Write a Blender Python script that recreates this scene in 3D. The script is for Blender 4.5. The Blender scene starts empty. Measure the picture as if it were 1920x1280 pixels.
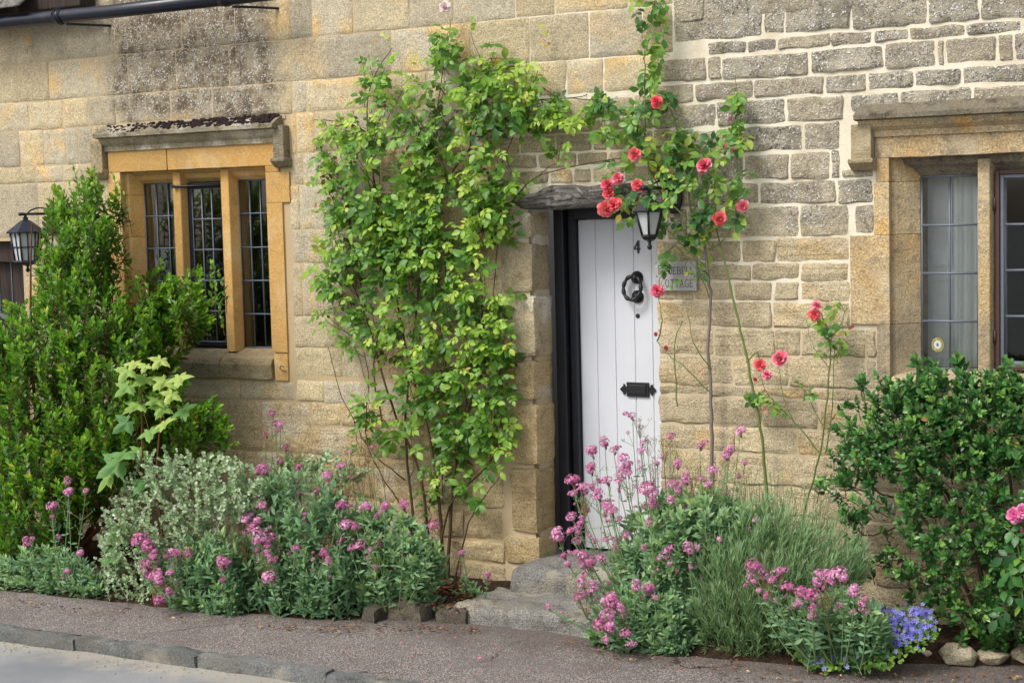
import bpy, math, random
import numpy as np
from mathutils import Vector, Matrix, noise as mnoise

# ---------------------------------------------------------------- camera
scene = bpy.context.scene
COL = scene.collection
FOC = 3000.0                                   # focal length in photo pixels (1920 wide)
YAW, PITCH, ROLL = (math.radians(a) for a in (28.6, 4.5, 1.45))
CAM = np.array([4.198, -7.7, 2.105])
_f = np.array([-math.sin(YAW) * math.cos(PITCH), math.cos(YAW) * math.cos(PITCH), -math.sin(PITCH)])
_r0 = np.array([math.cos(YAW), math.sin(YAW), 0.0])
_u0 = np.cross(_r0, _f)
_r = math.cos(ROLL) * _r0 - math.sin(ROLL) * _u0
_u = np.cross(_r, _f)
cam_data = bpy.data.cameras.new("camera")
cam_data.lens = 36.0 * FOC / 1920.0
cam_data.sensor_width = 36.0
cam_data.clip_start = 0.05
cam_data.clip_end = 500.0
cam = bpy.data.objects.new("camera", cam_data)
COL.objects.link(cam)
cam.matrix_world = Matrix(((_r[0], _u[0], -_f[0], CAM[0]), (_r[1], _u[1], -_f[1], CAM[1]), (_r[2], _u[2], -_f[2], CAM[2]), (0, 0, 0, 1)))
scene.camera = cam

# ---------------------------------------------------------------- sky, sun, exposure
SUN_EL, SUN_AZ = math.radians(50), math.radians(205)      # azimuth clockwise from +Y (into the wall)
world = bpy.data.worlds.new("World")
scene.world = world
world.use_nodes = True
wn = world.node_tree
wn.nodes.clear()
sky = wn.nodes.new("ShaderNodeTexSky")
sky.sky_type = 'NISHITA'
sky.sun_disc = False
sky.sun_elevation = SUN_EL
sky.sun_rotation = SUN_AZ
sky.air_density = 1.0
sky.dust_density = 4.0
sky.ozone_density = 0.6
hs = wn.nodes.new("ShaderNodeHueSaturation")
hs.inputs['Saturation'].default_value = 0.55            # bright cloud veil
bg = wn.nodes.new("ShaderNodeBackground")
bg.inputs['Strength'].default_value = 0.148
wo = wn.nodes.new("ShaderNodeOutputWorld")
wn.links.new(sky.outputs[0], hs.inputs['Color'])
wn.links.new(hs.outputs[0], bg.inputs['Color'])
wn.links.new(bg.outputs[0], wo.inputs['Surface'])
sun_d = bpy.data.lights.new("sun", 'SUN')
sun_d.energy = 1.5
sun_d.angle = math.radians(18)
sun_d.color = (1.0, 0.975, 0.94)
sun = bpy.data.objects.new("sun", sun_d)
COL.objects.link(sun)
_sd = Vector((math.sin(SUN_AZ) * math.cos(SUN_EL), math.cos(SUN_AZ) * math.cos(SUN_EL), math.sin(SUN_EL)))
sun.rotation_euler = _sd.to_track_quat('Z', 'Y').to_euler()
sun.location = _sd * 30
vs = scene.view_settings
vs.view_transform = 'Standard'
vs.look = 'None'
vs.exposure = 0.38
vs.gamma = 1.0
vs.use_curve_mapping = False
scene.render.engine = 'CYCLES'
scene.cycles.max_bounces = 5
scene.cycles.diffuse_bounces = 3
scene.cycles.glossy_bounces = 2
scene.cycles.transmission_bounces = 3
scene.cycles.transparent_max_bounces = 12

# ---------------------------------------------------------------- survey: photo measurements to places on a plane
def ray(x, y):
    return _r * (x - 960) / FOC + _u * (640 - y) / FOC + _f
def wp(x, y, Y=0.0):
    d = ray(x, y); t = (Y - CAM[1]) / d[1]; p = CAM + d * t
    return np.array([p[0], Y, p[2]])
def gp(x, y, z=0.0):
    d = ray(x, y); t = (z - CAM[2]) / d[2]; p = CAM + d * t
    return np.array([p[0], p[1], z])
def topx(p):
    v = np.asarray(p, float) - CAM
    z = v @ _f
    return 960 + FOC * (v @ _r) / z, 640 - FOC * (v @ _u) / z

R = random.Random(11)
NR = np.random.default_rng(11)
def nz(x, y, z=0.0):
    return mnoise.noise(Vector((x, y, z)))

# ---------------------------------------------------------------- object helpers
def tag(o, label=None, cat=None, group=None, kind=None):
    if label: o['label'] = label
    if cat: o['category'] = cat
    if group: o['group'] = group
    if kind: o['kind'] = kind
    return o
def thing(name, label, cat, loc=(0, 0, 0), group=None):
    o = bpy.data.objects.new(name, None)
    o.empty_display_size = 0.1
    o.location = loc
    COL.objects.link(o)
    return tag(o, label, cat, group, 'thing')
def origin(o):
    v = Vector((0, 0, 0))
    while o is not None:
        v += o.location; o = o.parent
    return v
def link(name, me, mat=None, parent=None, smooth=None):
    o = bpy.data.objects.new(name, me)
    COL.objects.link(o)
    if mat is not None and not me.materials: me.materials.append(mat)
    if parent is not None: o.parent = parent
    if smooth:
        me.shade_smooth()
        if smooth == 'edge': me.set_sharp_from_angle(angle=math.radians(38))
    return o
def mesh(name, V, F, mat, parent=None, smooth=False, kind=None):
    """world-space verts; stored relative to the parent's origin (parents are never rotated)"""
    me = bpy.data.meshes.new(name)
    off = origin(parent) if parent is not None else Vector((0, 0, 0))
    V = np.asarray(V, float).reshape(-1, 3) - np.array(off)
    me.from_pydata(V.tolist(), [], [list(map(int, f)) for f in F])
    me.update()
    o = link(name, me, mat, parent, smooth)
    if kind: o['kind'] = kind
    return o
class MB:
    def __init__(s): s.V = []; s.F = []
    def add(s, V, F):
        b = len(s.V)
        s.V += [tuple(map(float, v)) for v in V]
        s.F += [tuple(i + b for i in f) for f in F]
        return s
    def box(s, x0, x1, y0, y1, z0, z1, bev=0.0):
        if bev <= 0:
            V = [(x0, y0, z0), (x1, y0, z0), (x1, y1, z0), (x0, y1, z0), (x0, y0, z1), (x1, y0, z1), (x1, y1, z1), (x0, y1, z1)]
            return s.add(V, [(0, 3, 2, 1), (4, 5, 6, 7), (0, 1, 5, 4), (1, 2, 6, 5), (2, 3, 7, 6), (3, 0, 4, 7)])
        b = bev
        V = []; 
        def ring(z, i):
            return [(x0 + i, y0, z), (x1 - i, y0, z), (x1, y0 + i, z), (x1, y1 - i, z), (x1 - i, y1, z), (x0 + i, y1, z), (x0, y1 - i, z), (x0, y0 + i, z)]
        def small(z):
            return [(x0 + b, y0 + b, z), (x1 - b, y0 + b, z), (x1 - b, y0 + b, z), (x1 - b, y1 - b, z), (x1 - b, y1 - b, z), (x0 + b, y1 - b, z), (x0 + b, y1 - b, z), (x0 + b, y0 + b, z)]
        rings = [small(z0), ring(z0 + b, b), ring(z1 - b, b), small(z1)]
        V = sum(rings, [])
        F = []
        for k in range(3):
            for i in range(8):
                j = (i + 1) % 8
                F.append((k * 8 + i, k * 8 + j, k * 8 + 8 + j, k * 8 + 8 + i))
        F.append((7, 6, 5, 4, 3, 2, 1, 0)); F.append(tuple(24 + i for i in range(8)))
        return s.add(V, F)
    def tube(s, pts, rad, n=6, cap=True):
        pts = [np.asarray(p, float) for p in pts]
        m = len(pts)
        rad = [rad] * m if np.isscalar(rad) else rad
        V = []; F = []
        ref = None
        for i in range(m):
            d = pts[min(i + 1, m - 1)] - pts[max(i - 1, 0)]
            d = d / (np.linalg.norm(d) + 1e-9)
            if ref is None:
                ref = np.array([0, 0, 1.0]) if abs(d[2]) < 0.9 else np.array([1.0, 0, 0])
            a = np.cross(d, ref); a /= (np.linalg.norm(a) + 1e-9)
            b = np.cross(a, d); ref = b
            for k in range(n):
                t = 2 * math.pi * k / n
                V.append(pts[i] + rad[i] * (math.cos(t) * a + math.sin(t) * b))
        for i in range(m - 1):
            for k in range(n):
                j = (k + 1) % n
                F.append((i * n + k, i * n + j, i * n + n + j, i * n + n + k))
        if cap:
            F.append(tuple(range(n - 1, -1, -1))); F.append(tuple((m - 1) * n + k for k in range(n)))
        return s.add(V, F)
    def lathe(s, c, prof, n=12, axis=2, squash=(1, 1)):
        """prof: (radius, height) pairs about an axis through c"""
        V = []; F = []
        for (r, h) in prof:
            for k in range(n):
                t = 2 * math.pi * k / n
                a, b = r * math.cos(t) * squash[0], r * math.sin(t) * squash[1]
                p = [0, 0, 0]
                p[axis] = h; p[(axis + 1) % 3] = a; p[(axis + 2) % 3] = b
                V.append((c[0] + p[0], c[1] + p[1], c[2] + p[2]))
        m = len(prof)
        for i in range(m - 1):
            for k in range(n):
                j = (k + 1) % n
                F.append((i * n + k, i * n + j, i * n + n + j, i * n + n + k))
        F.append(tuple(range(n - 1, -1, -1))); F.append(tuple((m - 1) * n + k for k in range(n)))
        return s.add(V, F)
    def prism(s, poly, y0, y1):
        """extrude an (x,z) outline from y0 to y1"""
        n = len(poly)
        V = [(x, y0, z) for x, z in poly] + [(x, y1, z) for x, z in poly]
        F = [tuple(range(n)), tuple(range(2 * n - 1, n - 1, -1))]
        for i in range(n):
            j = (i + 1) % n
            F.append((i, n + i, n + j, j))
        return s.add(V, F)
    def prism_x(s, poly, x0, x1):
        """extrude a (y,z) outline from x0 to x1"""
        n = len(poly)
        V = [(x0, y, z) for y, z in poly] + [(x1, y, z) for y, z in poly]
        F = [tuple(range(n)), tuple(range(2 * n - 1, n - 1, -1))]
        for i in range(n):
            j = (i + 1) % n
            F.append((i, n + i, n + j, j))
        return s.add(V, F)
    def prism_z(s, poly, z0, z1):
        n = len(poly)
        V = [(x, y, z0) for x, y in poly] + [(x, y, z1) for x, y in poly]
        F = [tuple(range(n - 1, -1, -1)), tuple(range(n, 2 * n))]
        for i in range(n):
            j = (i + 1) % n
            F.append((i, j, n + j, n + i))
        return s.add(V, F)
    def build(s, name, mat, parent=None, smooth=False, kind=None):
        return mesh(name, s.V, s.F, mat, parent, smooth, kind)
def soften(o, w=0.004, seg=2, angle=35):
    m = o.modifiers.new("bevel", 'BEVEL'); m.width = w; m.segments = seg; m.limit_method = 'ANGLE'; m.angle_limit = math.radians(angle)
    return o

# ---------------------------------------------------------------- material helpers
class NT:
    def __init__(s, name):
        s.m = bpy.data.materials.new(name); s.m.use_nodes = True
        s.t = s.m.node_tree; s.t.nodes.clear()
        s.out = s.t.nodes.new("ShaderNodeOutputMaterial")
    def n(s, typ, **kw):
        x = s.t.nodes.new(typ)
        for k, v in kw.items(): setattr(x, k, v)
        return x
    def set(s, sock, v):
        if isinstance(v, bpy.types.NodeSocket): s.t.links.new(v, sock)
        elif v is not None:
            if isinstance(v, (tuple, list)) and len(v) == 3 and sock.type == 'RGBA': v = (*v, 1)
            sock.default_value = v
    def math(s, op, a, b=None, clamp=False):
        x = s.n("ShaderNodeMath", operation=op, use_clamp=clamp); s.set(x.inputs[0], a)
        if b is not None: s.set(x.inputs[1], b)
        return x.outputs[0]
    def noise(s, vec, scale, detail=3, rough=0.55, dist=0.0):
        x = s.n("ShaderNodeTexNoise"); s.set(x.inputs['Vector'], vec); x.inputs['Scale'].default_value = scale
        x.inputs['Detail'].default_value = detail; x.inputs['Roughness'].default_value = rough; x.inputs['Distortion'].default_value = dist
        return x.outputs['Fac']
    def voro(s, vec, scale, feature='F1', out='Distance'):
        x = s.n("ShaderNodeTexVoronoi", feature=feature); s.set(x.inputs['Vector'], vec); x.inputs['Scale'].default_value = scale
        return x.outputs[out]
    def ramp(s, fac, stops, interp='LINEAR'):
        x = s.n("ShaderNodeValToRGB"); x.color_ramp.interpolation = interp; s.set(x.inputs[0], fac)
        e = x.color_ramp.elements
        while len(e) > 1: e.remove(e[-1])
        e[0].position = stops[0][0]; e[0].color = (*stops[0][1], 1)
        for p, c in stops[1:]:
            k = e.new(p); k.color = (*c, 1)
        return x.outputs[0]
    def mapr(s, v, a, b, c=0.0, d=1.0, smooth=True):
        x = s.n("ShaderNodeMapRange"); x.interpolation_type = 'SMOOTHSTEP' if smooth else 'LINEAR'
        s.set(x.inputs[0], v)
        for i, q in enumerate((a, b, c, d)): s.set(x.inputs[i + 1], q)
        return x.outputs[0]
    def mix(s, fac, a, b, blend='MIX'):
        x = s.n("ShaderNodeMix", data_type='RGBA', blend_type=blend)
        s.set(x.inputs[0], fac); s.set(x.inputs[6], a); s.set(x.inputs[7], b)
        return x.outputs[2]
    def vmul(s, v, k):
        x = s.n("ShaderNodeVectorMath", operation='MULTIPLY'); s.set(x.inputs[0], v); s.set(x.inputs[1], k)
        return x.outputs[0]
    def vadd(s, a, b):
        x = s.n("ShaderNodeVectorMath", operation='ADD'); s.set(x.inputs[0], a); s.set(x.inputs[1], b)
        return x.outputs[0]
    def bump(s, h, strength=0.5, dist=0.01, normal=None):
        x = s.n("ShaderNodeBump"); x.inputs['Strength'].default_value = strength; x.inputs['Distance'].default_value = dist
        s.set(x.inputs['Height'], h)
        if normal is not None: s.set(x.inputs['Normal'], normal)
        return x.outputs[0]
    def pbr(s, color, rough=0.8, spec=0.3, normal=None, metal=0.0, **kw):
        x = s.n("ShaderNodeBsdfPrincipled")
        s.set(x.inputs['Base Color'], color); s.set(x.inputs['Roughness'], rough); s.set(x.inputs['Specular IOR Level'], spec); s.set(x.inputs['Metallic'], metal)
        if normal is not None: s.set(x.inputs['Normal'], normal)
        for k, v in kw.items(): s.set(x.inputs[k], v)
        return x.outputs[0]
    def done(s, sh):
        s.t.links.new(sh, s.out.inputs['Surface']); return s.m
    def pos(s): return s.n("ShaderNodeNewGeometry").outputs['Position']
    def rnd(s): return s.n("ShaderNodeObjectInfo").outputs['Random']
    def xyz(s, v):
        x = s.n("ShaderNodeSeparateXYZ"); s.set(x.inputs[0], v); return x.outputs

def lin(r, g, b):
    f = lambda c: (c / 12.92 if c <= 0.04045 else ((c + 0.055) / 1.055) ** 2.4)
    return tuple(f(c / 255.0) for c in (r, g, b))

def mat_stone(name, pal, lichen='none', grain=1.0, stain=0.5, bumpk=1.0, band=0.0):
    """pal: 4 colours: two block tones, a patch tone, a dirt tone"""
    t = NT(name)
    P = t.pos(); r = t.rnd()
    off = t.n("ShaderNodeCombineXYZ"); t.set(off.inputs[0], t.math('MULTIPLY', r, 37.0)); t.set(off.inputs[2], t.math('MULTIPLY', r, 91.0))
    Q = t.vadd(P, off.outputs[0])
    big = t.noise(Q, 3.2, 2, 0.6, 0.4)
    med = t.noise(Q, 14, 4, 0.65)
    fine = t.noise(P, 130, 2, 0.7)
    grit = t.noise(P, 330, 0, 0.6)
    r2 = t.math('FRACT', t.math('MULTIPLY', r, 7.13))
    c = t.mix(t.mapr(r, 0.15, 0.85), pal[0], pal[1])
    c = t.mix(t.math('MULTIPLY', t.mapr(big, 0.48, 0.68), t.mapr(r2, 0.1, 0.9)), c, pal[2])
    if band:
        bd = t.noise(t.vmul(Q, (1.5, 1.5, 26.0)), 2.0, 4, 0.6, 0.6)
        c = t.mix(t.math('MULTIPLY', t.mapr(bd, 0.5, 0.68), band), c, pal[3])
    c = t.mix(t.math('MULTIPLY', t.mapr(med, 0.5, 0.72), stain), c, pal[3])
    val = t.math('ADD', t.math('MULTIPLY', t.mapr(fine, 0.3, 0.7, 0, 1, False), 0.72 * grain), 1.0 - 0.38 * grain)
    val = t.math('MULTIPLY', val, t.math('ADD', t.math('MULTIPLY', r2, 0.28), 0.86))
    c = t.mix(1.0, c, val, 'MULTIPLY')
    # weather stains run across the blocks
    wth = t.noise(t.vmul(P, (1.0, 1.0, 0.6)), 1.7, 5, 0.65, 0.8)
    c = t.mix(t.math('MULTIPLY', t.mapr(wth, 0.5, 0.68), 0.5 * stain * 1.6), c, t.mix(0.5, pal[3], lin(150, 146, 132)))
    c = t.mix(t.math('MULTIPLY', t.mapr(t.noise(t.vmul(P, (1.0, 1.0, 0.7)), 2.3, 4, 0.6, 0.5), 0.55, 0.72), 0.45), c, lin(212, 200, 170))
    # dark pores
    pore = t.mapr(t.voro(Q, 48), 0.05, 0.16, 1, 0)
    pore = t.math('MULTIPLY', pore, t.mapr(t.noise(Q, 9, 2), 0.52, 0.66))
    c = t.mix(t.math('MULTIPLY', pore, 0.75), c, lin(82, 66, 44))
    hgt = t.math('ADD', t.math('MULTIPLY', med, 1.0), t.math('ADD', t.math('MULTIPLY', fine, 0.35), t.math('MULTIPLY', grit, 0.12)))
    hgt = t.math('SUBTRACT', hgt, t.math('MULTIPLY', pore, 0.35))
    if lichen != 'none':
        s = t.xyz(P)
        wob = t.math('SUBTRACT', t.noise(P, 2.6, 4, 0.6), 0.5)
        if lichen == 'right':      # grey crust on the upper rubble, fading downwards
            zz = t.math('ADD', s[2], t.math('MULTIPLY', wob, 1.1))
            mask = t.mapr(zz, 1.72, 2.3)
            mask = t.math('MULTIPLY', mask, t.mapr(t.math('ADD', s[0], t.math('MULTIPLY', wob, 0.9)), 0.75, 1.25))
            greys = (lin(178, 170, 150), lin(136, 129, 114), lin(228, 226, 218), lin(72, 68, 62))
        else:                       # black and white crust under the eaves above the left window
            xx = t.math('ADD', s[0], t.math('MULTIPLY', wob, 0.55))
            zz = t.math('ADD', s[2], t.math('MULTIPLY', wob, 1.1))
            mask = t.math('MULTIPLY', t.mapr(xx, -2.95, -2.7), t.mapr(xx, -1.4, -1.62))
            mask = t.math('MULTIPLY', mask, t.mapr(zz, 2.58, 2.85))
            greys = (lin(160, 149, 126), lin(108, 95, 76), lin(216, 212, 202), lin(72, 63, 52))
        g1 = t.noise(P, 7, 5, 0.72)
        crust = t.mix(t.mapr(g1, 0.42, 0.62), greys[0], greys[1])
        sp = t.voro(t.vadd(P, t.vmul(t.noise(P, 35, 2), (0.03, 0.0, 0.03))), 85)
        spm = t.math('MULTIPLY', t.mapr(sp, 0.3, 0.5, 1, 0), t.mapr(t.noise(P, 20, 3, 0.7), 0.40, 0.56))
        crust = t.mix(t.math('MULTIPLY', spm, 0.95), crust, greys[2])
        dk = t.math('MULTIPLY', t.mapr(t.noise(P, 75, 3, 0.75), 0.52, 0.6), t.mapr(t.noise(P, 8, 2), 0.36, 0.56))
        crust = t.mix(t.math('MULTIPLY', dk, 0.8), crust, greys[3])
        m2 = t.math('MULTIPLY', mask, t.mapr(t.math('ADD', t.noise(Q, 6, 4, 0.65), t.math('MULTIPLY', mask, 0.55 if lichen == 'right' else 0.8)), 0.5, 0.85), True)
        if lichen == 'right': m2 = t.math('MULTIPLY', m2, t.mapr(r2, 0.0, 0.7, 0.55, 1.0))
        c = t.mix(m2, c, crust)
        hgt = t.math('ADD', hgt, t.math('MULTIPLY', t.math('MULTIPLY', spm, m2), 0.3))
    nrm = t.bump(hgt, 0.9 * bumpk, 0.016)
    return t.done(t.pbr(c, 0.92, 0.15, nrm))

def mat_mortar():
    t = NT("lime mortar"); P = t.pos(); s = t.xyz(P)
    n1 = t.noise(P, 5, 4, 0.6); n2 = t.noise(P, 90, 3, 0.65)
    wob = t.math('MULTIPLY', t.math('SUBTRACT', n1, 0.5), 0.9)
    new = t.mapr(t.math('ADD', s[0], wob), -0.25, 0.2)             # fresh pale pointing on the right-hand house
    low = t.mapr(t.math('ADD', s[2], t.math('MULTIPLY', t.math('SUBTRACT', t.noise(P, 3.1, 3, 0.6), 0.5), 2.2)), 1.2, 1.9)
    new = t.math('MULTIPLY', new, t.math('ADD', t.math('MULTIPLY', low, 0.75), 0.25))
    c = t.mix(new, lin(188, 167, 132), lin(226, 218, 196))
    c = t.mix(t.math('MULTIPLY', t.mapr(n1, 0.45, 0.7), 0.5), c, lin(190, 172, 136))
    c = t.mix(1.0, c, t.math('ADD', t.math('MULTIPLY', n2, 0.35), 0.82), 'MULTIPLY')
    return t.done(t.pbr(c, 0.95, 0.1, t.bump(t.math('ADD', t.math('MULTIPLY', n1, 0.6), n2), 0.5, 0.006)))

def mat_plain(name, col, rough=0.6, spec=0.4, metal=0.0, vary=0.15, scale=25, bump=0.15, bscale=80, dirt=None, dirt_amt=0.4):
    t = NT(name); P = t.pos()
    n1 = t.noise(P, scale, 4, 0.6); n2 = t.noise(P, bscale, 3, 0.6)
    c = t.mix(1.0, col, t.math('ADD', t.math('MULTIPLY', n1, 2 * vary), 1 - vary), 'MULTIPLY')
    if dirt: c = t.mix(t.math('MULTIPLY', t.mapr(t.noise(P, scale * 0.6, 5, 0.7), 0.55, 0.7), dirt_amt), c, dirt)
    rg = t.math('ADD', t.math('MULTIPLY', n1, 0.2), rough - 0.1)
    return t.done(t.pbr(c, rg, spec, t.bump(n2, bump, 0.004), metal))

def mat_leaf(name, stops, rough=0.45, spec=0.4, trans=0.3, jitter=0.25):
    t = NT(name)
    a = t.n("ShaderNodeAttribute", attribute_name="tint").outputs['Fac']
    g = t.n("ShaderNodeNewGeometry")
    j = t.math('MULTIPLY', t.math('SUBTRACT', g.outputs['Random Per Island'], 0.5), jitter)
    j2 = t.math('MULTIPLY', t.math('SUBTRACT', t.rnd(), 0.5), jitter)
    f = t.math('ADD', a, t.math('ADD', j, j2), True)
    c = t.ramp(f, stops)
    n1 = t.noise(g.outputs['Position'], 60, 3, 0.6)
    c = t.mix(1.0, c, t.math('ADD', t.math('MULTIPLY', n1, 0.5), 0.75), 'MULTIPLY')
    p = t.pbr(c, rough, spec, t.bump(n1, 0.25, 0.006))
    tr = t.n("ShaderNodeBsdfTranslucent"); t.set(tr.inputs[0], t.mix(0.5, c, (0.35, 0.5, 0.05), 'MIX') if trans > 0.25 else c)
    m = t.n("ShaderNodeMixShader"); m.inputs[0].default_value = trans
    t.t.links.new(p, m.inputs[1]); t.t.links.new(tr.outputs[0], m.inputs[2])
    return t.done(m.outputs[0])

M = {}
M['ashlar'] = mat_stone("buff ashlar", (lin(200, 184, 148), lin(184, 174, 150), lin(206, 174, 120), lin(154, 143, 118)), 'left', 1.1, 0.5, 0.9)
M['rubble'] = mat_stone("lichened rubble", (lin(202, 187, 153), lin(188, 174, 143), lin(200, 173, 128), lin(147, 131, 104)), 'right', 1.2, 0.5, 1.3, 0.6)
M['quoin'] = mat_stone("weathered quoin", (lin(202, 183, 143), lin(194, 171, 128), lin(212, 202, 180), lin(136, 112, 78)), 'none', 1.2, 0.5, 1.4, 0.35)
M['ochre'] = mat_stone("ochre dressed stone", (lin(200, 160, 98), lin(190, 150, 90), lin(208, 178, 124), lin(168, 132, 80)), 'none', 0.6, 0.4, 0.45)
M['sill'] = mat_stone("grey crusted sill stone", (lin(166, 150, 116), lin(156, 146, 120), lin(204, 198, 182), lin(100, 92, 74)), 'none', 1.2, 0.6, 1.0)
M['hood'] = mat_stone("dark crusted hood stone", (lin(140, 130, 108), lin(126, 118, 100), lin(188, 182, 166), lin(68, 62, 54)), 'none', 1.2, 0.8, 1.2)
M['dressed'] = mat_stone("stained dressed stone", (lin(196, 174, 134), lin(182, 164, 130), lin(200, 160, 100), lin(128, 118, 102)), 'none', 1.2, 0.7, 1.0)
M['mortar'] = mat_mortar()
# ================================================================ the setting: road, kerb, pavement, soil
KY = -1.74                                     # front of the kerb
def sheet(name, xs, ys, zf, mat, smooth=True):
    V = [(x, y, zf(x, y)) for y in ys for x in xs]
    nx = len(xs); F = []
    for j in range(len(ys) - 1):
        for i in range(nx - 1):
            F.append((j * nx + i, j * nx + i + 1, (j + 1) * nx + i + 1, (j + 1) * nx + i))
    o = mesh(name, V, F, mat, None, smooth); o['kind'] = 'structure'; return o

def mat_road():
    t = NT("worn road"); P = t.pos(); s = t.xyz(P)
    n0 = t.noise(P, 1.3, 4, 0.6); n1 = t.noise(P, 7, 4, 0.6); n2 = t.noise(P, 220, 2, 0.7); sp = t.voro(P, 130)
    c = t.mix(t.mapr(n0, 0.35, 0.65), lin(126, 128, 131), lin(146, 147, 148))
    grit = t.mapr(t.math('ADD', s[1], t.math('MULTIPLY', t.math('SUBTRACT', n1, 0.5), 0.5)), KY - 0.26, KY - 0.03)   # washed sand along the kerb
    sand = t.mix(t.mapr(sp, 0.1, 0.5), lin(150, 142, 124), lin(184, 176, 156))
    c = t.mix(t.math('MULTIPLY', grit, 0.5), c, sand)
    c = t.mix(1.0, c, t.math('ADD', t.math('MULTIPLY', n2, 0.6), 0.68), 'MULTIPLY')
    return t.done(t.pbr(c, 0.9, 0.2, t.bump(n2, 0.5, 0.004)))
def mat_pavement():
    t = NT("tarmac pavement"); P = t.pos(); s = t.xyz(P)
    n0 = t.noise(P, 2.2, 4, 0.65); n2 = t.noise(P, 180, 2, 0.7)
    agg = t.voro(P, 160, 'F1', 'Color'); ad = t.voro(P, 160)
    g = t.n("ShaderNodeSeparateColor"); t.set(g.inputs[0], agg)
    c = t.ramp(g.outputs[0], [(0, lin(104, 97, 93)), (0.35, lin(142, 133, 127)), (0.7, lin(166, 157, 150)), (0.93, lin(186, 178, 171)), (1, lin(214, 208, 202))])
    c = t.mix(t.math('MULTIPLY', t.mapr(ad, 0.4, 0.65), 0.7), c, lin(86, 78, 74))
    c = t.mix(t.math('MULTIPLY', t.mapr(n0, 0.45, 0.7), 0.35), c, lin(104, 92, 88))
    ck = t.voro(t.vadd(P, t.vmul(t.noise(P, 4, 3, 0.6), (0.35, 0.35, 0.0))), 0.9, 'DISTANCE_TO_EDGE')
    c = t.mix(t.math('MULTIPLY', t.mapr(ck, 0.002, 0.007, 1, 0), t.mapr(t.noise(P, 1.1, 2), 0.45, 0.55)), c, lin(62, 56, 52))     # hairline cracks
    pt = t.noise(P, 0.9, 3, 0.55, 0.6)
    c = t.mix(t.math('MULTIPLY', t.mapr(pt, 0.5, 0.56), 0.3), c, lin(120, 114, 110))                                              # old patching
    damp = t.mapr(t.math('ADD', s[1], t.math('MULTIPLY', t.math('SUBTRACT', n0, 0.5), 0.9)), -1.15, -0.75)
    c = t.mix(t.math('MULTIPLY', damp, 0.45), c, lin(84, 72, 64))       # soil washed out of the beds
    h = t.math('SUBTRACT', n2, t.math('MULTIPLY', ad, 1.2))
    return t.done(t.pbr(c, 0.88, 0.25, t.bump(h, 0.8, 0.006)))
def mat_soil():
    t = NT("garden soil"); P = t.pos(); n1 = t.noise(P, 30, 5, 0.7); n2 = t.noise(P, 120, 3, 0.7)
    c = t.ramp(n1, [(0.3, lin(48, 38, 30)), (0.55, lin(84, 66, 50)), (0.75, lin(116, 94, 72))])
    return t.done(t.pbr(c, 0.95, 0.15, t.bump(t.math('ADD', n1, n2), 1.0, 0.03)))
M['road'], M['pavement'], M['soil'] = mat_road(), mat_pavement(), mat_soil()
def far(a, b, near, n): return sorted(set([a + (b - a) * i / n for i in range(n + 1)] + near))
sheet("road", [-120, -40, -15] + [-8 + 0.5 * i for i in range(33)] + [15, 40, 120], [-120, -40, -14, -8, -5, -3.5, -2.6, -2.1, KY + 0.02],
      lambda x, y: -0.056 + 0.005 * nz(x * 1.3, y * 1.3), M['road'])
sheet("pavement", [-120, -30, -10] + [-6 + 0.15 * i for i in range(74)] + [10, 30, 120], [KY + 0.085] + [KY + 0.16 + 0.1 * i for i in range(16)] + [0.1],
      lambda x, y: 0.008 * nz(x * 2, y * 2, 3), M['pavement'])
# soil of the two beds, edge drawn along the fronts of the planting
def bed(name, edge):
    xs = np.arange(edge[0][0], edge[-1][0] + 1e-6, 0.09)
    ye = np.interp(xs, [e[0] for e in edge], [e[1] for e in edge])
    V = []; F = []; m = 12
    for i, x in enumerate(xs):
        for j in range(m + 1):
            q = j / m
            y = ye[i] * (1 - q) + 0.03 * q + 0.02 * nz(x * 6, q * 5)
            z = -0.012 + 0.085 * min(1, q * 5) + 0.02 * nz(x * 5, y * 5, 7)
            V.append((x, y, z))
    for i in range(len(xs) - 1):
        for j in range(m):
            a = i * (m + 1) + j
            F.append((a, a + m + 1, a + m + 2, a + 1))
    o = mesh(name, V, F, M['soil'], None, True); o['kind'] = 'structure'; return o
bed("flower_bed_soil", [(-6, -1.12), (-2.4, -1.08), (-1.2, -0.98), (-0.55, -0.86), (-0.2, -0.6), (0.0, -0.42), (0.06, -0.3)])
bed("flower_bed_soil", [(0.86, -0.62), (1.3, -0.8), (1.9, -0.74), (2.3, -0.5), (2.75, -0.34), (5, -0.34)])

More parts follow.
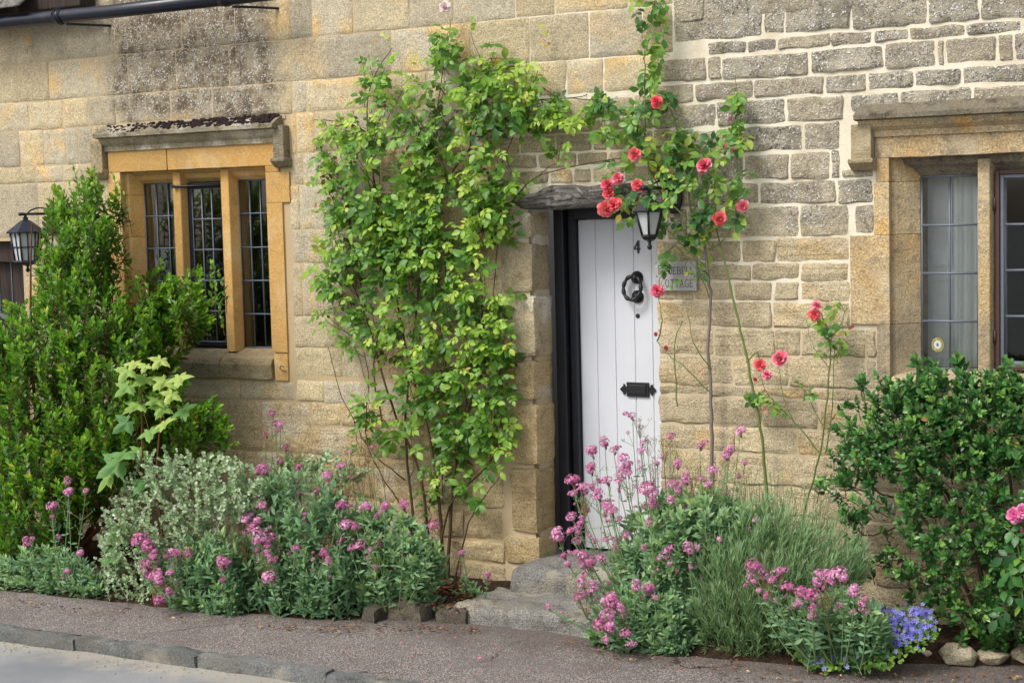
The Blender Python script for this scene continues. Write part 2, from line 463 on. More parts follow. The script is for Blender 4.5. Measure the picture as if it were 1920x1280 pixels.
# kerb: single rough stones
M['kerb'] = mat_stone("kerb stone", (lin(122, 124, 122), lin(104, 106, 104), lin(150, 150, 144), lin(66, 62, 56)), 'none', 1.2, 0.55, 1.3)
def block(x0, x1, y0, y1, z0, z1, rough=0.01, cell=0.05, rnd=0.02, seed=0):
    """rough stone block: a subdivided box with worn corners"""
    nx, ny, nzc = (max(2, int(round(d / cell))) for d in (x1 - x0, y1 - y0, z1 - z0))
    idx = {}; V = []; F = []
    c = np.array([(x0 + x1) / 2, (y0 + y1) / 2, (z0 + z1) / 2]); h = np.array([(x1 - x0) / 2, (y1 - y0) / 2, (z1 - z0) / 2])
    def vert(i, j, k):
        key = (i, j, k)
        if key in idx: return idx[key]
        p = np.array([x0 + (x1 - x0) * i / nx, y0 + (y1 - y0) * j / ny, z0 + (z1 - z0) * k / nzc])
        q = p - c; r = min(rnd, *(h * 0.95)); inner = np.clip(q, -(h - r), h - r); d = q - inner; L = np.linalg.norm(d)
        if L > 1e-9: q = inner + d / L * min(L, r)
        p = c + q
        w = np.array([nz(p[0] * 7 + seed, p[1] * 7, p[2] * 7), nz(p[0] * 7 + 40 + seed, p[1] * 7, p[2] * 7), nz(p[0] * 7 + 80 + seed, p[1] * 7, p[2] * 7)])
        w += 0.5 * np.array([nz(p[0] * 19 + seed, p[1] * 19, p[2] * 19), nz(p[0] * 19 + 40 + seed, p[1] * 19, p[2] * 19), nz(p[0] * 19 + 80 + seed, p[1] * 19, p[2] * 19)])
        V.append(p + w * rough); idx[key] = len(V) - 1
        return idx[key]
    for i in range(nx):
        for j in range(ny):
            F.append((vert(i, j, 0), vert(i, j + 1, 0), vert(i + 1, j + 1, 0), vert(i + 1, j, 0)))
            F.append((vert(i, j, nzc), vert(i + 1, j, nzc), vert(i + 1, j + 1, nzc), vert(i, j + 1, nzc)))
        for k in range(nzc):
            F.append((vert(i, 0, k), vert(i + 1, 0, k), vert(i + 1, 0, k + 1), vert(i, 0, k + 1)))
            F.append((vert(i, ny, k), vert(i, ny, k + 1), vert(i + 1, ny, k + 1), vert(i + 1, ny, k)))
    for j in range(ny):
        for k in range(nzc):
            F.append((vert(0, j, k), vert(0, j, k + 1), vert(0, j + 1, k + 1), vert(0, j + 1, k)))
            F.append((vert(nx, j, k), vert(nx, j + 1, k), vert(nx, j + 1, k + 1), vert(nx, j, k + 1)))
    return V, F
kerb = bpy.data.objects.new("kerb", None); COL.objects.link(kerb); kerb['kind'] = 'structure'
x = -5.6; k = 0
while x < 4.5:
    L = R.uniform(0.75, 1.25)
    V, F = block(x + 0.0012, x + L - 0.0012, KY + R.uniform(-0.012, 0.012), KY + 0.1, -0.2, 0.008 + R.uniform(-0.006, 0.006), 0.013, 0.03, 0.009, k * 3.1)
    mesh("kerb_stone", V, F, M['kerb'], kerb, 'edge'); x += L; k += 1

# ================================================================ the walls, course by course
wall_l = thing("cottage_wall", "smooth honey coloured ashlar wall of the cottage left of the white door", "wall", (-2, 0, 0))
wall_r = thing("cottage_wall", "grey lichened rubble stone wall with pale pointing right of the white door", "wall", (2, 0, 0))
# openings (x0, x1, z0, z1)
LW = dict(x0=-2.76, x1=-1.63, z0=1.34, z1=2.435)
RW = dict(x0=2.10, x1=3.05, z0=1.305, z1=2.335)
DR = dict(x0=0.15, x1=0.87, z0=0.0, z1=2.12)
FD = dict(x0=-4.9, x1=-3.62, z0=0.0, z1=2.035)          # dark boarded door at the far left
def stone(wall, x0, x1, z0, z1, mat, jw=0.012, proud=0.006, rough=0.006, edge=0.006, seed=0, bev=0.006, corner=0.01):
    x0 += jw / 2; x1 -= jw / 2; z0 += jw / 2; z1 -= jw / 2
    w, h = x1 - x0, z1 - z0
    if w < 0.012 or h < 0.012: return None
    m = min(bev, w * 0.2, h * 0.2)
    ui = [0.0] + list(np.linspace(m / w, 1 - m / w, int(min(12, max(2, round(w / 0.035)))) + 1)) + [1.0]
    vi = [0.0] + list(np.linspace(m / h, 1 - m / h, int(min(8, max(2, round(h / 0.03)))) + 1)) + [1.0]
    nx, nv = len(ui) - 1, len(vi) - 1
    V = []; F = []
    cr = min(corner, w * 0.3, h * 0.3)
    tilt = (R.uniform(-1, 1) * rough * 0.5, R.uniform(-1, 1) * rough * 0.5)
    for j in range(nv + 1):
        for i in range(nx + 1):
            u, v = ui[i], vi[j]
            X, Z = x0 + w * u, z0 + h * v
            bu, bv = (i in (0, nx)), (j in (0, nv))
            dx, dz = min(X - x0, x1 - X), min(Z - z0, z1 - Z)
            if dx < cr and dz < cr:                                   # worn corners
                a, b = cr - dx, cr - dz; L = math.hypot(a, b)
                if L > cr:
                    k = cr / L
                    X += (a - a * k) * (1 if u < 0.5 else -1); Z += (b - b * k) * (1 if v < 0.5 else -1)
            fe = math.exp(-min(dx, dz) / 0.03)                         # ragged arrises
            X += fe * edge * (nz(X * 11 + seed, Z * 11, 1.7) + 0.6 * nz(X * 31 + seed, Z * 31, 4)); Z += fe * edge * (nz(X * 11 + seed, Z * 11, 9.2) + 0.6 * nz(X * 31 + seed, Z * 31, 6))
            y = -proud - rough * (nz(X * 5 + seed, Z * 6, 2) + 0.6 * nz(X * 16 + seed, Z * 18, 5) + 0.35 * nz(X * 40, Z * 40, seed)) - tilt[0] * (2 * u - 1) - tilt[1] * (2 * v - 1)
            y = min(y, -0.0015)
            if bu or bv: y = min(y + 0.0025 + rough * 0.35, 0.0005)
            V.append((X, y, Z))
    W = nx + 1
    for j in range(nv):
        for i in range(nx):
            F.append((j * W + i, j * W + i + 1, (j + 1) * W + i + 1, (j + 1) * W + i))
    ring = [i for i in range(W)] + [j * W + nx for j in range(1, nv + 1)] + [nv * W + i for i in range(nx - 1, -1, -1)] + [j * W for j in range(nv - 1, 0, -1)]
    b = len(V)
    for q in ring: V.append((V[q][0], 0.05, V[q][2]))
    m = len(ring)
    for i in range(m):
        F.append((ring[i], b + i, b + (i + 1) % m, ring[(i + 1) % m]))
    return mesh("stone", V, F, mat, wall, 'edge')
OPEN = []      # rectangles no stone may enter (openings and their dressed surrounds)
def clipped(x0, x1, z0, z1):
    """cut a block against the openings, keep the widest/tallest rest"""
    rects = [(x0, x1, z0, z1)]
    for (a, b, c, d) in OPEN:
        new = []
        for (p, q, r, s) in rects:
            if q <= a or p >= b or s <= c or r >= d: new.append((p, q, r, s)); continue
            if p < a: new.append((p, a, r, s))
            if q > b: new.append((b, q, r, s))
            pa, qb = max(p, a), min(q, b)
            if r < c: new.append((pa, qb, r, c))
            if s > d: new.append((pa, qb, d, s))
        rects = new
    return [r for r in rects if r[1] - r[0] > 0.035 and r[3] - r[2] > 0.03]
STY = dict(ashlar=dict(jw=0.004, proud=0.003, rough=0.003, edge=0.003, bev=0.005, corner=0.005), rubble=dict(jw=0.013, proud=0.006, rough=0.010, edge=0.008, bev=0.008, corner=0.013),
           quoin=dict(jw=0.013, proud=0.009, rough=0.011, edge=0.009, bev=0.01, corner=0.016), mid=dict(jw=0.006, proud=0.004, rough=0.0055, edge=0.007, bev=0.007, corner=0.01),
           dry=dict(jw=0.008, proud=0.005, rough=0.010, edge=0.010, bev=0.008, corner=0.014))
_sid = [0]
def put(x0, x1, z0, z1, mat, sty):
    for (a, b, c, d) in clipped(x0, x1, z0, z1):
        _sid[0] += 1
        stone(wall_l if (a + b) / 2 < 0.5 else wall_r, a, b, c, d, M[mat], seed=_sid[0] * 1.37, **STY[sty])
def row(xr, yt, yb, joints, mat, sty, wob=0.0):
    zt, zb = wp(xr, yt)[2], wp(xr, yb)[2]
    xs = []
    for q in joints:
        y = topx((wp(q, 500)[0], 0, (zt + zb) / 2))[1]
        xs.append(wp(q, y)[0])
    for a, b in zip(xs, xs[1:]):
        dz0, dz1 = R.uniform(-wob, wob), R.uniform(-wob, wob)
        put(a, b, zb + dz0, zt + dz1, mat, sty)
def auto(x0, x1, z0, z1, hs, ws, mat, sty, wob=0.004):
    z = z1
    while z > z0 + 0.03:
        h = R.uniform(*hs)
        if z - h < z0 + 0.06: h = z - z0
        x = x0 + 0.0
        first = True
        while x < x1 - 0.01:
            w = R.uniform(*ws) * (R.uniform(0.4, 1) if first else 1); first = False
            if x1 - x - w < ws[0] * 0.6: w = x1 - x
            put(x, x + w, z - h + R.uniform(-wob, wob), z + R.uniform(-wob, wob), mat, sty); x += w
        z -= h
X = lambda q, y=500: wp(q, y)[0]
Zp = lambda q, y: wp(q, y)[2]

# dressed surrounds and other things set in the wall reserve their room first
LWS = (-2.90, -1.615, 1.14, 2.60)            # left window surround
OPEN += [(LW['x0'] - 0.10, LW['x1'] + 0.16, 1.34, 2.60), (-2.40, LW['x1'] + 0.15, 1.15, 1.34), (-2.95, -2.4, 1.15, 1.34),
         (LW['x0'] - 0.22, LW['x0'] - 0.1, 2.40, 2.67), (LW['x1'] + 0.09, LW['x1'] + 0.19, 2.40, 2.69), (-2.97, -1.46, 2.60, 2.70)]
OPEN += [(RW['x0'] - 0.07, RW['x1'] + 0.1, 1.16, 2.47), (1.88, 3.3, 2.47, 2.56), (1.86, 2.04, 2.29, 2.50)]
OPEN += [(DR['x0'] - 0.22, DR['x1'], 0.0, 2.12), (0.03, 0.93, 2.11, 2.265), (FD['x0'], FD['x1'], 0, FD['z1'])]
OPEN += [(1.90, RW['x0'] - 0.07, 1.53, 1.97)]

z0c, z1c, z2c, z3c, z4c = Zp(0, 55), Zp(0, 124), Zp(0, 195), Zp(0, 248), Zp(0, 315)
auto(-5.2, 1.0, z0c, 3.95, (0.2, 0.24), (0.28, 0.5), 'ashlar', 'ashlar')
row(0, 55, 124, [-420, -300, -190, -90, 61, 125, 215, 340, 440, 544, 585, 662, 768, 850, 966, 1040, 1177, 1262], 'ashlar', 'ashlar')
row(0, 124, 195, [-420, -330, -210, -100, 33, 92, 188, 240, 330, 430, 548, 612, 734, 882, 993, 1105, 1205, 1262], 'ashlar', 'ashlar')
row(0, 195, 248, [-420, -300, -200, -80, 55, 118, 166, 217, 320, 398, 548, 575, 690, 800, 900, 976, 1062, 1132, 1236], 'ashlar', 'mid', 0.003)
row(0, 248, 315, [-420, -310, -200, -90, 37, 82, 124, 148, 186, 330, 480, 556, 590, 665, 760, 850, 945], 'ashlar', 'mid', 0.004)
row(0, 315, 346, [-420, -280, -150, -60, 67, 118, 180, 240], 'ashlar', 'ashlar')
row(0, 346, 447, [-420, -250, -100, 73, 190, 240], 'ashlar', 'ashlar')
auto(FD['x1'], -2.86, 0.0, Zp(0, 447), (0.16, 0.26), (0.22, 0.4), 'ashlar', 'mid')
# between the window and the climbing rose
zz = [z4c, Zp(600, 345), Zp(600, 430), Zp(600, 493), Zp(600, 592), Zp(600, 652), Zp(600, 706)]
jj = [[535, 575, 640, 720, 790, 870, 945], [535, 566, 628, 700, 790, 860, 945], [535, 551, 626, 690, 760, 850, 945],
      [535, 566, 607, 680, 740, 830, 945], [535, 545, 633, 690, 780, 870, 945], [535, 581, 636, 700, 760, 840, 945]]
for a, b, J in zip(zz, zz[1:], jj):
    xs = [X(q) for q in J]
    for p, q in zip(xs, xs[1:]): put(p, q, b, a, 'ashlar' if p < -0.9 else 'quoin', 'mid')
# below the window
row(450, 708, 748, [220, 345, 450, 556, 607, 680, 750, 850, 945], 'ashlar', 'mid', 0.004)
row(450, 750, 842, [220, 300, 366, 427, 491, 585], 'quoin', 'mid', 0.004)
row(600, 752, 796, [585, 640, 720, 800, 870, 945], 'quoin', 'mid', 0.004)
row(600, 798, 852, [585, 655, 730, 790, 860, 945], 'quoin', 'mid', 0.004)
row(600, 852, 925, [220, 330, 420, 520, 600, 690, 760, 850, 945], 'quoin', 'mid', 0.004)
row(800, 880, 945, [610, 700, 780, 855, 945], 'quoin', 'quoin', 0.004)
zb = Zp(800, 945)
auto(-2.95, -0.55, 0.0, Zp(600, 925), (0.14, 0.2), (0.25, 0.42), 'quoin', 'mid')
row(800, 945, 1002, [640, 720, 800, 872, 945], 'quoin', 'quoin', 0.004)
auto(-0.72, -0.04, -0.05, Zp(800, 1002), (0.12, 0.16), (0.25, 0.4), 'quoin', 'quoin')
# above the door
for (a, b, J) in [(188, 226, [930, 985, 1050, 1120, 1190, 1262]), (226, 252, [930, 1010, 1080, 1140, 1225, 1262]), (252, 287, [930, 975, 1042, 1110, 1140, 1225, 1262]),
                  (287, 316, [930, 1008, 1082, 1140, 1200, 1262]), (316, 352, [930, 965, 1030, 1075, 1110, 1170, 1262])]:
    row(1040, a, b, J, 'rubble' if a > 188 else 'ashlar', 'mid' if a < 200 else 'rubble', 0.004)
# the right-hand wall
auto(1.0, 3.4, 3.06, 3.95, (0.15, 0.22), (0.25, 0.45), 'rubble', 'rubble')
row(1427, -60, 70, [1262, 1430], 'rubble', 'rubble')
row(1450, -40, 66, [1431, 1472, 1596], 'rubble', 'rubble')
row(1700, -40, 51, [1596, 1740, 1837, 1960, 2080, 2200], 'rubble', 'rubble')
row(1500, 66, 92, [1326, 1400, 1457, 1558, 1637, 1705, 1810, 1918, 2000, 2110, 2200], 'rubble', 'rubble', 0.006)
row(1500, 94, 142, [1230, 1326, 1354, 1517, 1658, 1757, 1772, 1870, 1902, 2010, 2130, 2200], 'rubble', 'rubble', 0.006)
row(1500, 144, 180, [1225, 1302, 1413, 1546, 1626, 1714, 1804, 1935, 2050, 2200], 'rubble', 'rubble', 0.006)
row(1500, 182, 230, [1225, 1343, 1474, 1593, 1688, 1823, 1960, 2100, 2200], 'rubble', 'rubble', 0.006)
row(1500, 232, 285, [1225, 1292, 1384, 1506, 1608, 1760, 1930, 2200], 'rubble', 'rubble', 0.006)
row(1480, 285, 338, [1225, 1310, 1394, 1481, 1558, 1640], 'rubble', 'rubble', 0.006)
row(1480, 338, 385, [1225, 1330, 1424, 1569, 1640], 'rubble', 'rubble', 0.006)
row(1480, 385, 447, [1225, 1290, 1380, 1500, 1600, 1640], 'rubble', 'rubble', 0.006)
row(1480, 447, 492, [1225, 1310, 1390, 1456, 1604, 1640], 'rubble', 'dry', 0.006)
row(1480, 493, 526, [1225, 1300, 1410, 1500, 1600, 1640], 'rubble', 'dry', 0.005)
row(1480, 527, 565, [1225, 1300, 1375, 1450, 1500, 1602, 1640], 'rubble', 'dry', 0.005)
row(1480, 565, 615, [1225, 1330, 1448, 1604, 1640], 'rubble', 'dry', 0.005)
row(1480, 615, 669, [1225, 1338, 1452, 1502, 1622, 1660], 'rubble', 'dry', 0.005)
row(1480, 670, 726, [1225, 1330, 1374, 1480, 1624, 1700], 'rubble', 'dry', 0.005)
row(1480, 727, 746, [1225, 1330, 1415, 1520, 1700], 'rubble', 'dry', 0.004)
row(1480, 747, 803, [1225, 1335, 1429, 1537, 1640, 1760], 'rubble', 'dry', 0.005)
row(1480, 804, 852, [1225, 1378, 1496, 1600, 1760], 'rubble', 'dry', 0.005)
row(1480, 853, 912, [1225, 1345, 1436, 1570, 1760], 'rubble', 'dry', 0.005)
row(1480, 912, 968, [1225, 1300, 1400, 1540, 1680, 1760], 'rubble', 'dry', 0.005)
auto(0.87, 2.35, -0.05, Zp(1480, 968), (0.13, 0.18), (0.28, 0.45), 'rubble', 'dry')
auto(2.35, 3.5, -0.05, 1.16, (0.13, 0.2), (0.28, 0.45), 'rubble', 'dry')
auto(3.15, 3.5, 1.16, 2.47, (0.13, 0.2), (0.2, 0.35), 'rubble', 'rubble')

# mortar bed behind the stones, with the openings left free
def mortar(wall, xa, xb):
    cs = 0.04; V = []; F = []; idx = {}
    holes = [(LW['x0'] - 0.04, LW['x1'] + 0.04, 1.30, 2.47), (RW['x0'] - 0.03, RW['x1'] + 0.04, 1.27, 2.37), (DR['x0'] - 0.05, DR['x1'] + 0.01, -0.2, 2.2), (FD['x0'], FD['x1'], -0.2, FD['z1'])]
    nxx = int(round((xb - xa) / cs)); nzz = 101
    def vid(i, k):
        if (i, k) not in idx:
            x = xa + i * cs; z = -0.1 + k * cs
            idx[(i, k)] = len(V); V.append((x, 0.0 + 0.0015 * nz(x * 9, z * 9, 3), z))
        return idx[(i, k)]
    for i in range(nxx):
        for k in range(nzz):
            x = xa + (i + 0.5) * cs; z = -0.1 + (k + 0.5) * cs
            if any(a < x < b and c < z < d for (a, b, c, d) in holes): continue
            F.append((vid(i, k), vid(i + 1, k), vid(i + 1, k + 1), vid(i, k + 1)))
    mesh("mortar", V, F, M['mortar'], wall, True)
mortar(wall_l, -5.2, 0.52); mortar(wall_r, 0.52, 3.52)
# ================================================================ materials of the joinery and ironwork
def mat_glass():
    t = NT("window glass"); P = t.pos()
    nrm = t.bump(t.noise(P, 5, 1), 0.03, 0.02)
    fr = t.n("ShaderNodeFresnel"); fr.inputs['IOR'].default_value = 1.5; t.set(fr.inputs['Normal'], nrm)
    tr = t.n("ShaderNodeBsdfTransparent"); tr.inputs[0].default_value = (0.94, 0.96, 0.95, 1)
    gl = t.n("ShaderNodeBsdfGlossy"); gl.inputs['Roughness'].default_value = 0.03; t.set(gl.inputs['Normal'], nrm)
    m = t.n("ShaderNodeMixShader"); t.set(m.inputs[0], t.math('MULTIPLY', fr.outputs[0], 1.0, True))
    t.t.links.new(tr.outputs[0], m.inputs[1]); t.t.links.new(gl.outputs[0], m.inputs[2])
    return t.done(m.outputs[0])
def mat_paint_board():
    t = NT("white door paint"); P = t.pos()
    n = t.noise(t.vmul(P, (60, 60, 2.5)), 1.0, 4, 0.6); n0 = t.noise(P, 3, 4, 0.6); s = t.xyz(P)
    low = t.math('MULTIPLY', t.mapr(t.math('ADD', s[2], t.math('MULTIPLY', n, 0.5)), 0.95, 0.4), 0.45)
    c = t.mix(t.math('MULTIPLY', t.mapr(n0, 0.5, 0.75), 0.3), (0.66, 0.685, 0.73), (0.57, 0.585, 0.61))
    c = t.mix(t.math('MULTIPLY', t.mapr(n, 0.55, 0.75), 0.22), c, lin(176, 178, 182))
    chip = t.math('MULTIPLY', t.mapr(t.noise(P, 70, 3, 0.7), 0.68, 0.72), t.mapr(t.noise(P, 5, 2), 0.5, 0.62))
    c = t.mix(t.math('MULTIPLY', chip, 0.5), c, lin(120, 116, 108))
    c = t.mix(low, c, lin(170, 164, 150))
    return t.done(t.pbr(c, 0.42, 0.4, t.bump(t.math('ADD', n, t.math('MULTIPLY', n0, 0.5)), 0.12, 0.003)))
def mat_oak():
    t = NT("weathered oak"); P = t.pos()
    w = t.noise(P, 3.5, 4, 0.6, 1.2)
    Q = t.vadd(t.vmul(P, (4.0, 26, 46)), t.vmul(w, (0.0, 9.0, 9.0)))
    g = t.noise(Q, 1.0, 6, 0.72, 0.5); f = t.noise(Q, 4.0, 3, 0.7)
    c = t.ramp(g, [(0.3, lin(34, 31, 29)), (0.42, lin(74, 70, 66)), (0.52, lin(122, 117, 112)), (0.62, lin(160, 156, 150)), (0.75, lin(96, 90, 84))])
    c = t.mix(1.0, c, t.math('ADD', t.math('MULTIPLY', f, 0.7), 0.62), 'MULTIPLY')
    return t.done(t.pbr(c, 0.85, 0.2, t.bump(t.math('ADD', g, t.math('MULTIPLY', f, 0.4)), 1.0, 0.02)))
def mat_board_dark():
    t = NT("dark stained boards"); P = t.pos(); g = t.noise(t.vmul(P, (40, 40, 2)), 1, 5, 0.65)
    c = t.ramp(g, [(0.3, lin(30, 24, 22)), (0.6, lin(62, 50, 44)), (0.8, lin(86, 72, 64))])
    return t.done(t.pbr(c, 0.7, 0.3, t.bump(g, 0.4, 0.006)))
M['glass'] = mat_glass(); M['white'] = mat_paint_board(); M['oak'] = mat_oak(); M['brown'] = mat_board_dark()
M['lead'] = mat_plain("lead came", lin(92, 101, 116), 0.5, 0.5, 0.35, 0.15, 40, 0.2)
M['leadblue'] = mat_plain("blue grey painted iron", lin(104, 111, 122), 0.5, 0.5, 0.2, 0.2, 40, 0.2)
M['iron'] = mat_plain("black painted iron", lin(22, 23, 27), 0.42, 0.5, 0.0, 0.2, 40, 0.25, 120)
M['lampblack'] = mat_plain("blue black lamp paint", lin(34, 40, 54), 0.4, 0.5, 0.0, 0.2, 40, 0.2, 120)
M['blackpaint'] = mat_plain("black frame paint", lin(17, 20, 28), 0.42, 0.45, 0.0, 0.25, 30, 0.25, 60, lin(70, 72, 74), 0.12)
M['gutter'] = mat_plain("navy black gutter paint", lin(22, 26, 40), 0.32, 0.5, 0.0, 0.25, 18, 0.15, 60, lin(112, 74, 58), 0.18)
M['rust'] = mat_plain("brown casement paint", lin(74, 52, 46), 0.55, 0.4, 0.0, 0.25, 60, 0.3)
M['plaster'] = mat_plain("room plaster", (0.30, 0.27, 0.22), 0.9, 0.2)
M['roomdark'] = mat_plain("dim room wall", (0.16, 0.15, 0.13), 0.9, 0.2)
M['greypaint'] = mat_plain("grey painted shutter", lin(224, 228, 230), 0.5, 0.4)
M['curtain'] = mat_plain("pale curtain cloth", lin(232, 236, 236), 0.9, 0.1, 0, 0.1, 90, 0.2, 300)
M['frost'] = mat_plain("hazy lamp glass", lin(188, 192, 190), 0.25, 0.5, 0, 0.12, 30, 0.1)
M['plaque'] = mat_plain("silvered wood", lin(172, 169, 166), 0.7, 0.3, 0, 0.2, 60, 0.3, 160)
M['engrave'] = mat_plain("dark lettering", lin(66, 62, 58), 0.8, 0.2)
M['moss'] = mat_plain("dark moss", lin(46, 36, 36), 0.95, 0.1, 0, 0.35, 120, 0.8, 260, lin(120, 112, 100), 0.3)
M['slate'] = mat_stone("stone roof slate", (lin(150, 146, 140), lin(120, 116, 110), lin(196, 194, 188), lin(64, 58, 52)), 'none', 1.2, 0.7, 1.2)

def pane_grid(win, x0, x1, y, z0, z1, cols, rows, mat_bar, r=0.0045, frame=True):
    """single panes in lead cames"""
    dx, dz = (x1 - x0) / cols, (z1 - z0) / rows
    for i in range(cols):
        for j in range(rows):
            a, b, c, d = x0 + i * dx + 0.001, x0 + (i + 1) * dx - 0.001, z0 + j * dz + 0.001, z0 + (j + 1) * dz - 0.001
            t1, t2 = R.uniform(-.0012, .0012), R.uniform(-.0012, .0012)
            V = [(a, y - t1 - t2, c), (b, y + t1 - t2, c), (b, y + t1 + t2, d), (a, y - t1 + t2, d)]
            V += [(p[0], p[1] + 0.003, p[2]) for p in V]
            mesh("pane", V, [(0, 1, 2, 3), (7, 6, 5, 4), (0, 4, 5, 1), (1, 5, 6, 2), (2, 6, 7, 3), (3, 7, 4, 0)], M['glass'], win)
    for i in range(0 if frame else 1, cols + (1 if frame else 0)):
        xx = x0 + i * dx
        b = MB(); b.tube([(xx + R.uniform(-.001, .001), y - 0.003, z0), (xx + R.uniform(-.002, .002), y - 0.003, (z0 + z1) / 2), (xx, y - 0.003, z1)], r, 6); b.build("glazing_bar", mat_bar, win, True)
    for j in range(0 if frame else 1, rows + (1 if frame else 0)):
        zz = z0 + j * dz
        b = MB(); b.tube([(x0, y - 0.0035, zz), ((x0 + x1) / 2, y - 0.0035, zz + R.uniform(-.002, .002)), (x1, y - 0.0035, zz)], r * 1.15, 6); b.build("glazing_bar", mat_bar, win, True)

def rstone(name, x0, x1, y0, y1, z0, z1, mat, parent, rough=0.002, cell=0.045, rnd=0.008):
    _sid[0] += 1
    V, F = block(x0, x1, y0, y1, z0, z1, rough, cell, rnd, _sid[0] * 2.3)
    return mesh(name, V, F, mat, parent, 'edge')
def mullion(win, xc, z0, z1, wf, wb, yf, yb, mat):
    b = MB()
    poly = [(xc - wf / 2, yf), (xc + wf / 2, yf), (xc + wb / 2, yb - 0.02), (xc + wb / 2, yb + 0.11), (xc - wb / 2, yb + 0.11), (xc - wb / 2, yb - 0.02)]
    for k in range(9):
        za, zb_ = z0 + (z1 - z0) * k / 8, 0
    n = 9; V = []; F = []
    for k in range(n):
        z = z0 + (z1 - z0) * k / (n - 1)
        for (px_, py_) in poly: V.append((px_ + 0.0015 * nz(px_ * 20, z * 9), py_ + 0.0015 * nz(px_ * 20, z * 9, 4), z))
    m = len(poly)
    for k in range(n - 1):
        for i in range(m):
            j = (i + 1) % m; F.append((k * m + i, k * m + j, k * m + m + j, k * m + m + i))
    b.add(V, F)
    return soften(b.build("mullion", mat, win), 0.006, 2, 20)
def hood(win, x0, x1, zt, depth, mat, under):
    """projecting drip moulding: crusted sloped cap, paler hollow moulding below"""
    cap = [(0.02, zt + 0.045), (-0.01, zt + 0.04), (-depth, zt - 0.012), (-depth, zt - 0.034), (-depth + 0.03, zt - 0.04), (0.02, zt - 0.04)]
    low = [(0.02, zt - 0.0405), (-depth + 0.032, zt - 0.0405), (-depth + 0.05, zt - 0.07), (-0.028, zt - 0.09), (-0.026, zt - 0.118), (0.02, zt - 0.118)]
    res = None
    for nm, prof, mt, ins in (("hood_mould", cap, mat, 0.0), ("under_moulding", low, under, 0.012)):
        n = 44; V = []; F = []; m = len(prof)
        for k in range(n + 1):
            xx = x0 + ins + (x1 - x0 - 2 * ins) * k / n
            for (yy, zz_) in prof:
                w = 0.006 if (yy < 0 and nm == "hood_mould") else (0.002 if yy < 0 else 0)
                V.append((xx, yy + w * nz(xx * 13, zz_ * 30), zz_ + w * nz(xx * 15, zz_ * 30, 5) * (zz_ > zt - 0.03)))
        for k in range(n):
            for i in range(m):
                j = (i + 1) % m; F.append((k * m + i, k * m + m + i, k * m + m + j, k * m + j))
        F.append(tuple(range(m))); F.append(tuple(n * m + i for i in range(m - 1, -1, -1)))
        o = mesh(nm, V, F, mt, win); res = res or o
    return res
def stop(win, x0, x1, z0, z1, d, mat):
    """dropped end of the hood with a cut-back foot"""
    b = MB(); b.box(x0, x1, -d, 0.03, z0 + 0.05, z1)
    xm = (x0 + x1) / 2
    b.prism_x([(-d - 0.018, z0 + 0.055), (-d - 0.018, z0 + 0.035), (-0.03, z0), (0.03, z0), (0.03, z0 + 0.055)], x0 - 0.012, x1 + 0.012)
    return soften(b.build("label_stop", mat, win), 0.006, 2)

# ---------------------------------------------------------------- left window
wl = thing("mullioned_window", "three light leaded window in ochre stone frame under mossy hood mould", "window", (-2.2, 0, 1.15))
x0, x1, z0, z1 = LW['x0'], LW['x1'], LW['z0'], LW['z1']
xm = X(315, 300)
rstone("lintel_stone", x0 - 0.095, xm - 0.002, -0.014, 0.05, z1, 2.598, M['ochre'], wl)
rstone("lintel_stone", xm + 0.002, x1 + 0.10, -0.013, 0.05, z1, 2.598, M['ochre'], wl)
b = MB(); b.prism_x([(0.052, z1 + 0.05), (0.052, z1 - 0.012), (0.075, z1 - 0.022), (0.09, z1 - 0.05), (0.13, z1 - 0.075), (0.26, z1 - 0.075), (0.26, z1 + 0.05)], x0 - 0.05, x1 + 0.05)
soften(b.build("window_head", M['ochre'], wl), 0.004)
def jamb(win, side, xa, zs, widths, mat, outer=-0.013, yg=0.13, ins=0.07, mats=None):
    """stacked jamb stones: outer face, small step, splay back to the glass; side=-1 left, 1 right"""
    for k, (a, c) in enumerate(zip(zs, zs[1:])):
        w = widths[k]; s = side
        o = xa + s * w
        poly = [(o, outer), (xa, outer), (xa, 0.035), (xa - s * 0.022, 0.04), (xa - s * ins, yg - 0.01), (xa - s * ins, yg + 0.13), (o, yg + 0.13)]
        if s < 0: poly = poly
        b = MB(); b.prism_z(poly if s > 0 else poly[::-1], a + 0.0008, c - 0.0008)
        bm = b.build("jamb_stone", (mats or [mat] * 9)[k], win)
        soften(bm, 0.0025, 2)
jamb(wl, -1, x0, [1.34, 1.55, 1.78, 2.03, 2.29, z1], [0.1, 0.1, 0.1, 0.1, 0.1], M['ochre'])
jamb(wl, 1, x1, [1.325, 2.215, 2.395, z1 + 0.0], [0.115, 0.172, 0.1], M['ochre'])
rstone("jamb_stone", x1 + 0.012, x1 + 0.115, -0.014, 0.2, 1.155, 1.322, M['ochre'], wl)
for xc in (-2.36, -1.985): mullion(wl, xc, z0 - 0.02, z1 - 0.01, 0.06, 0.09, 0.045, 0.13, M['ochre'])
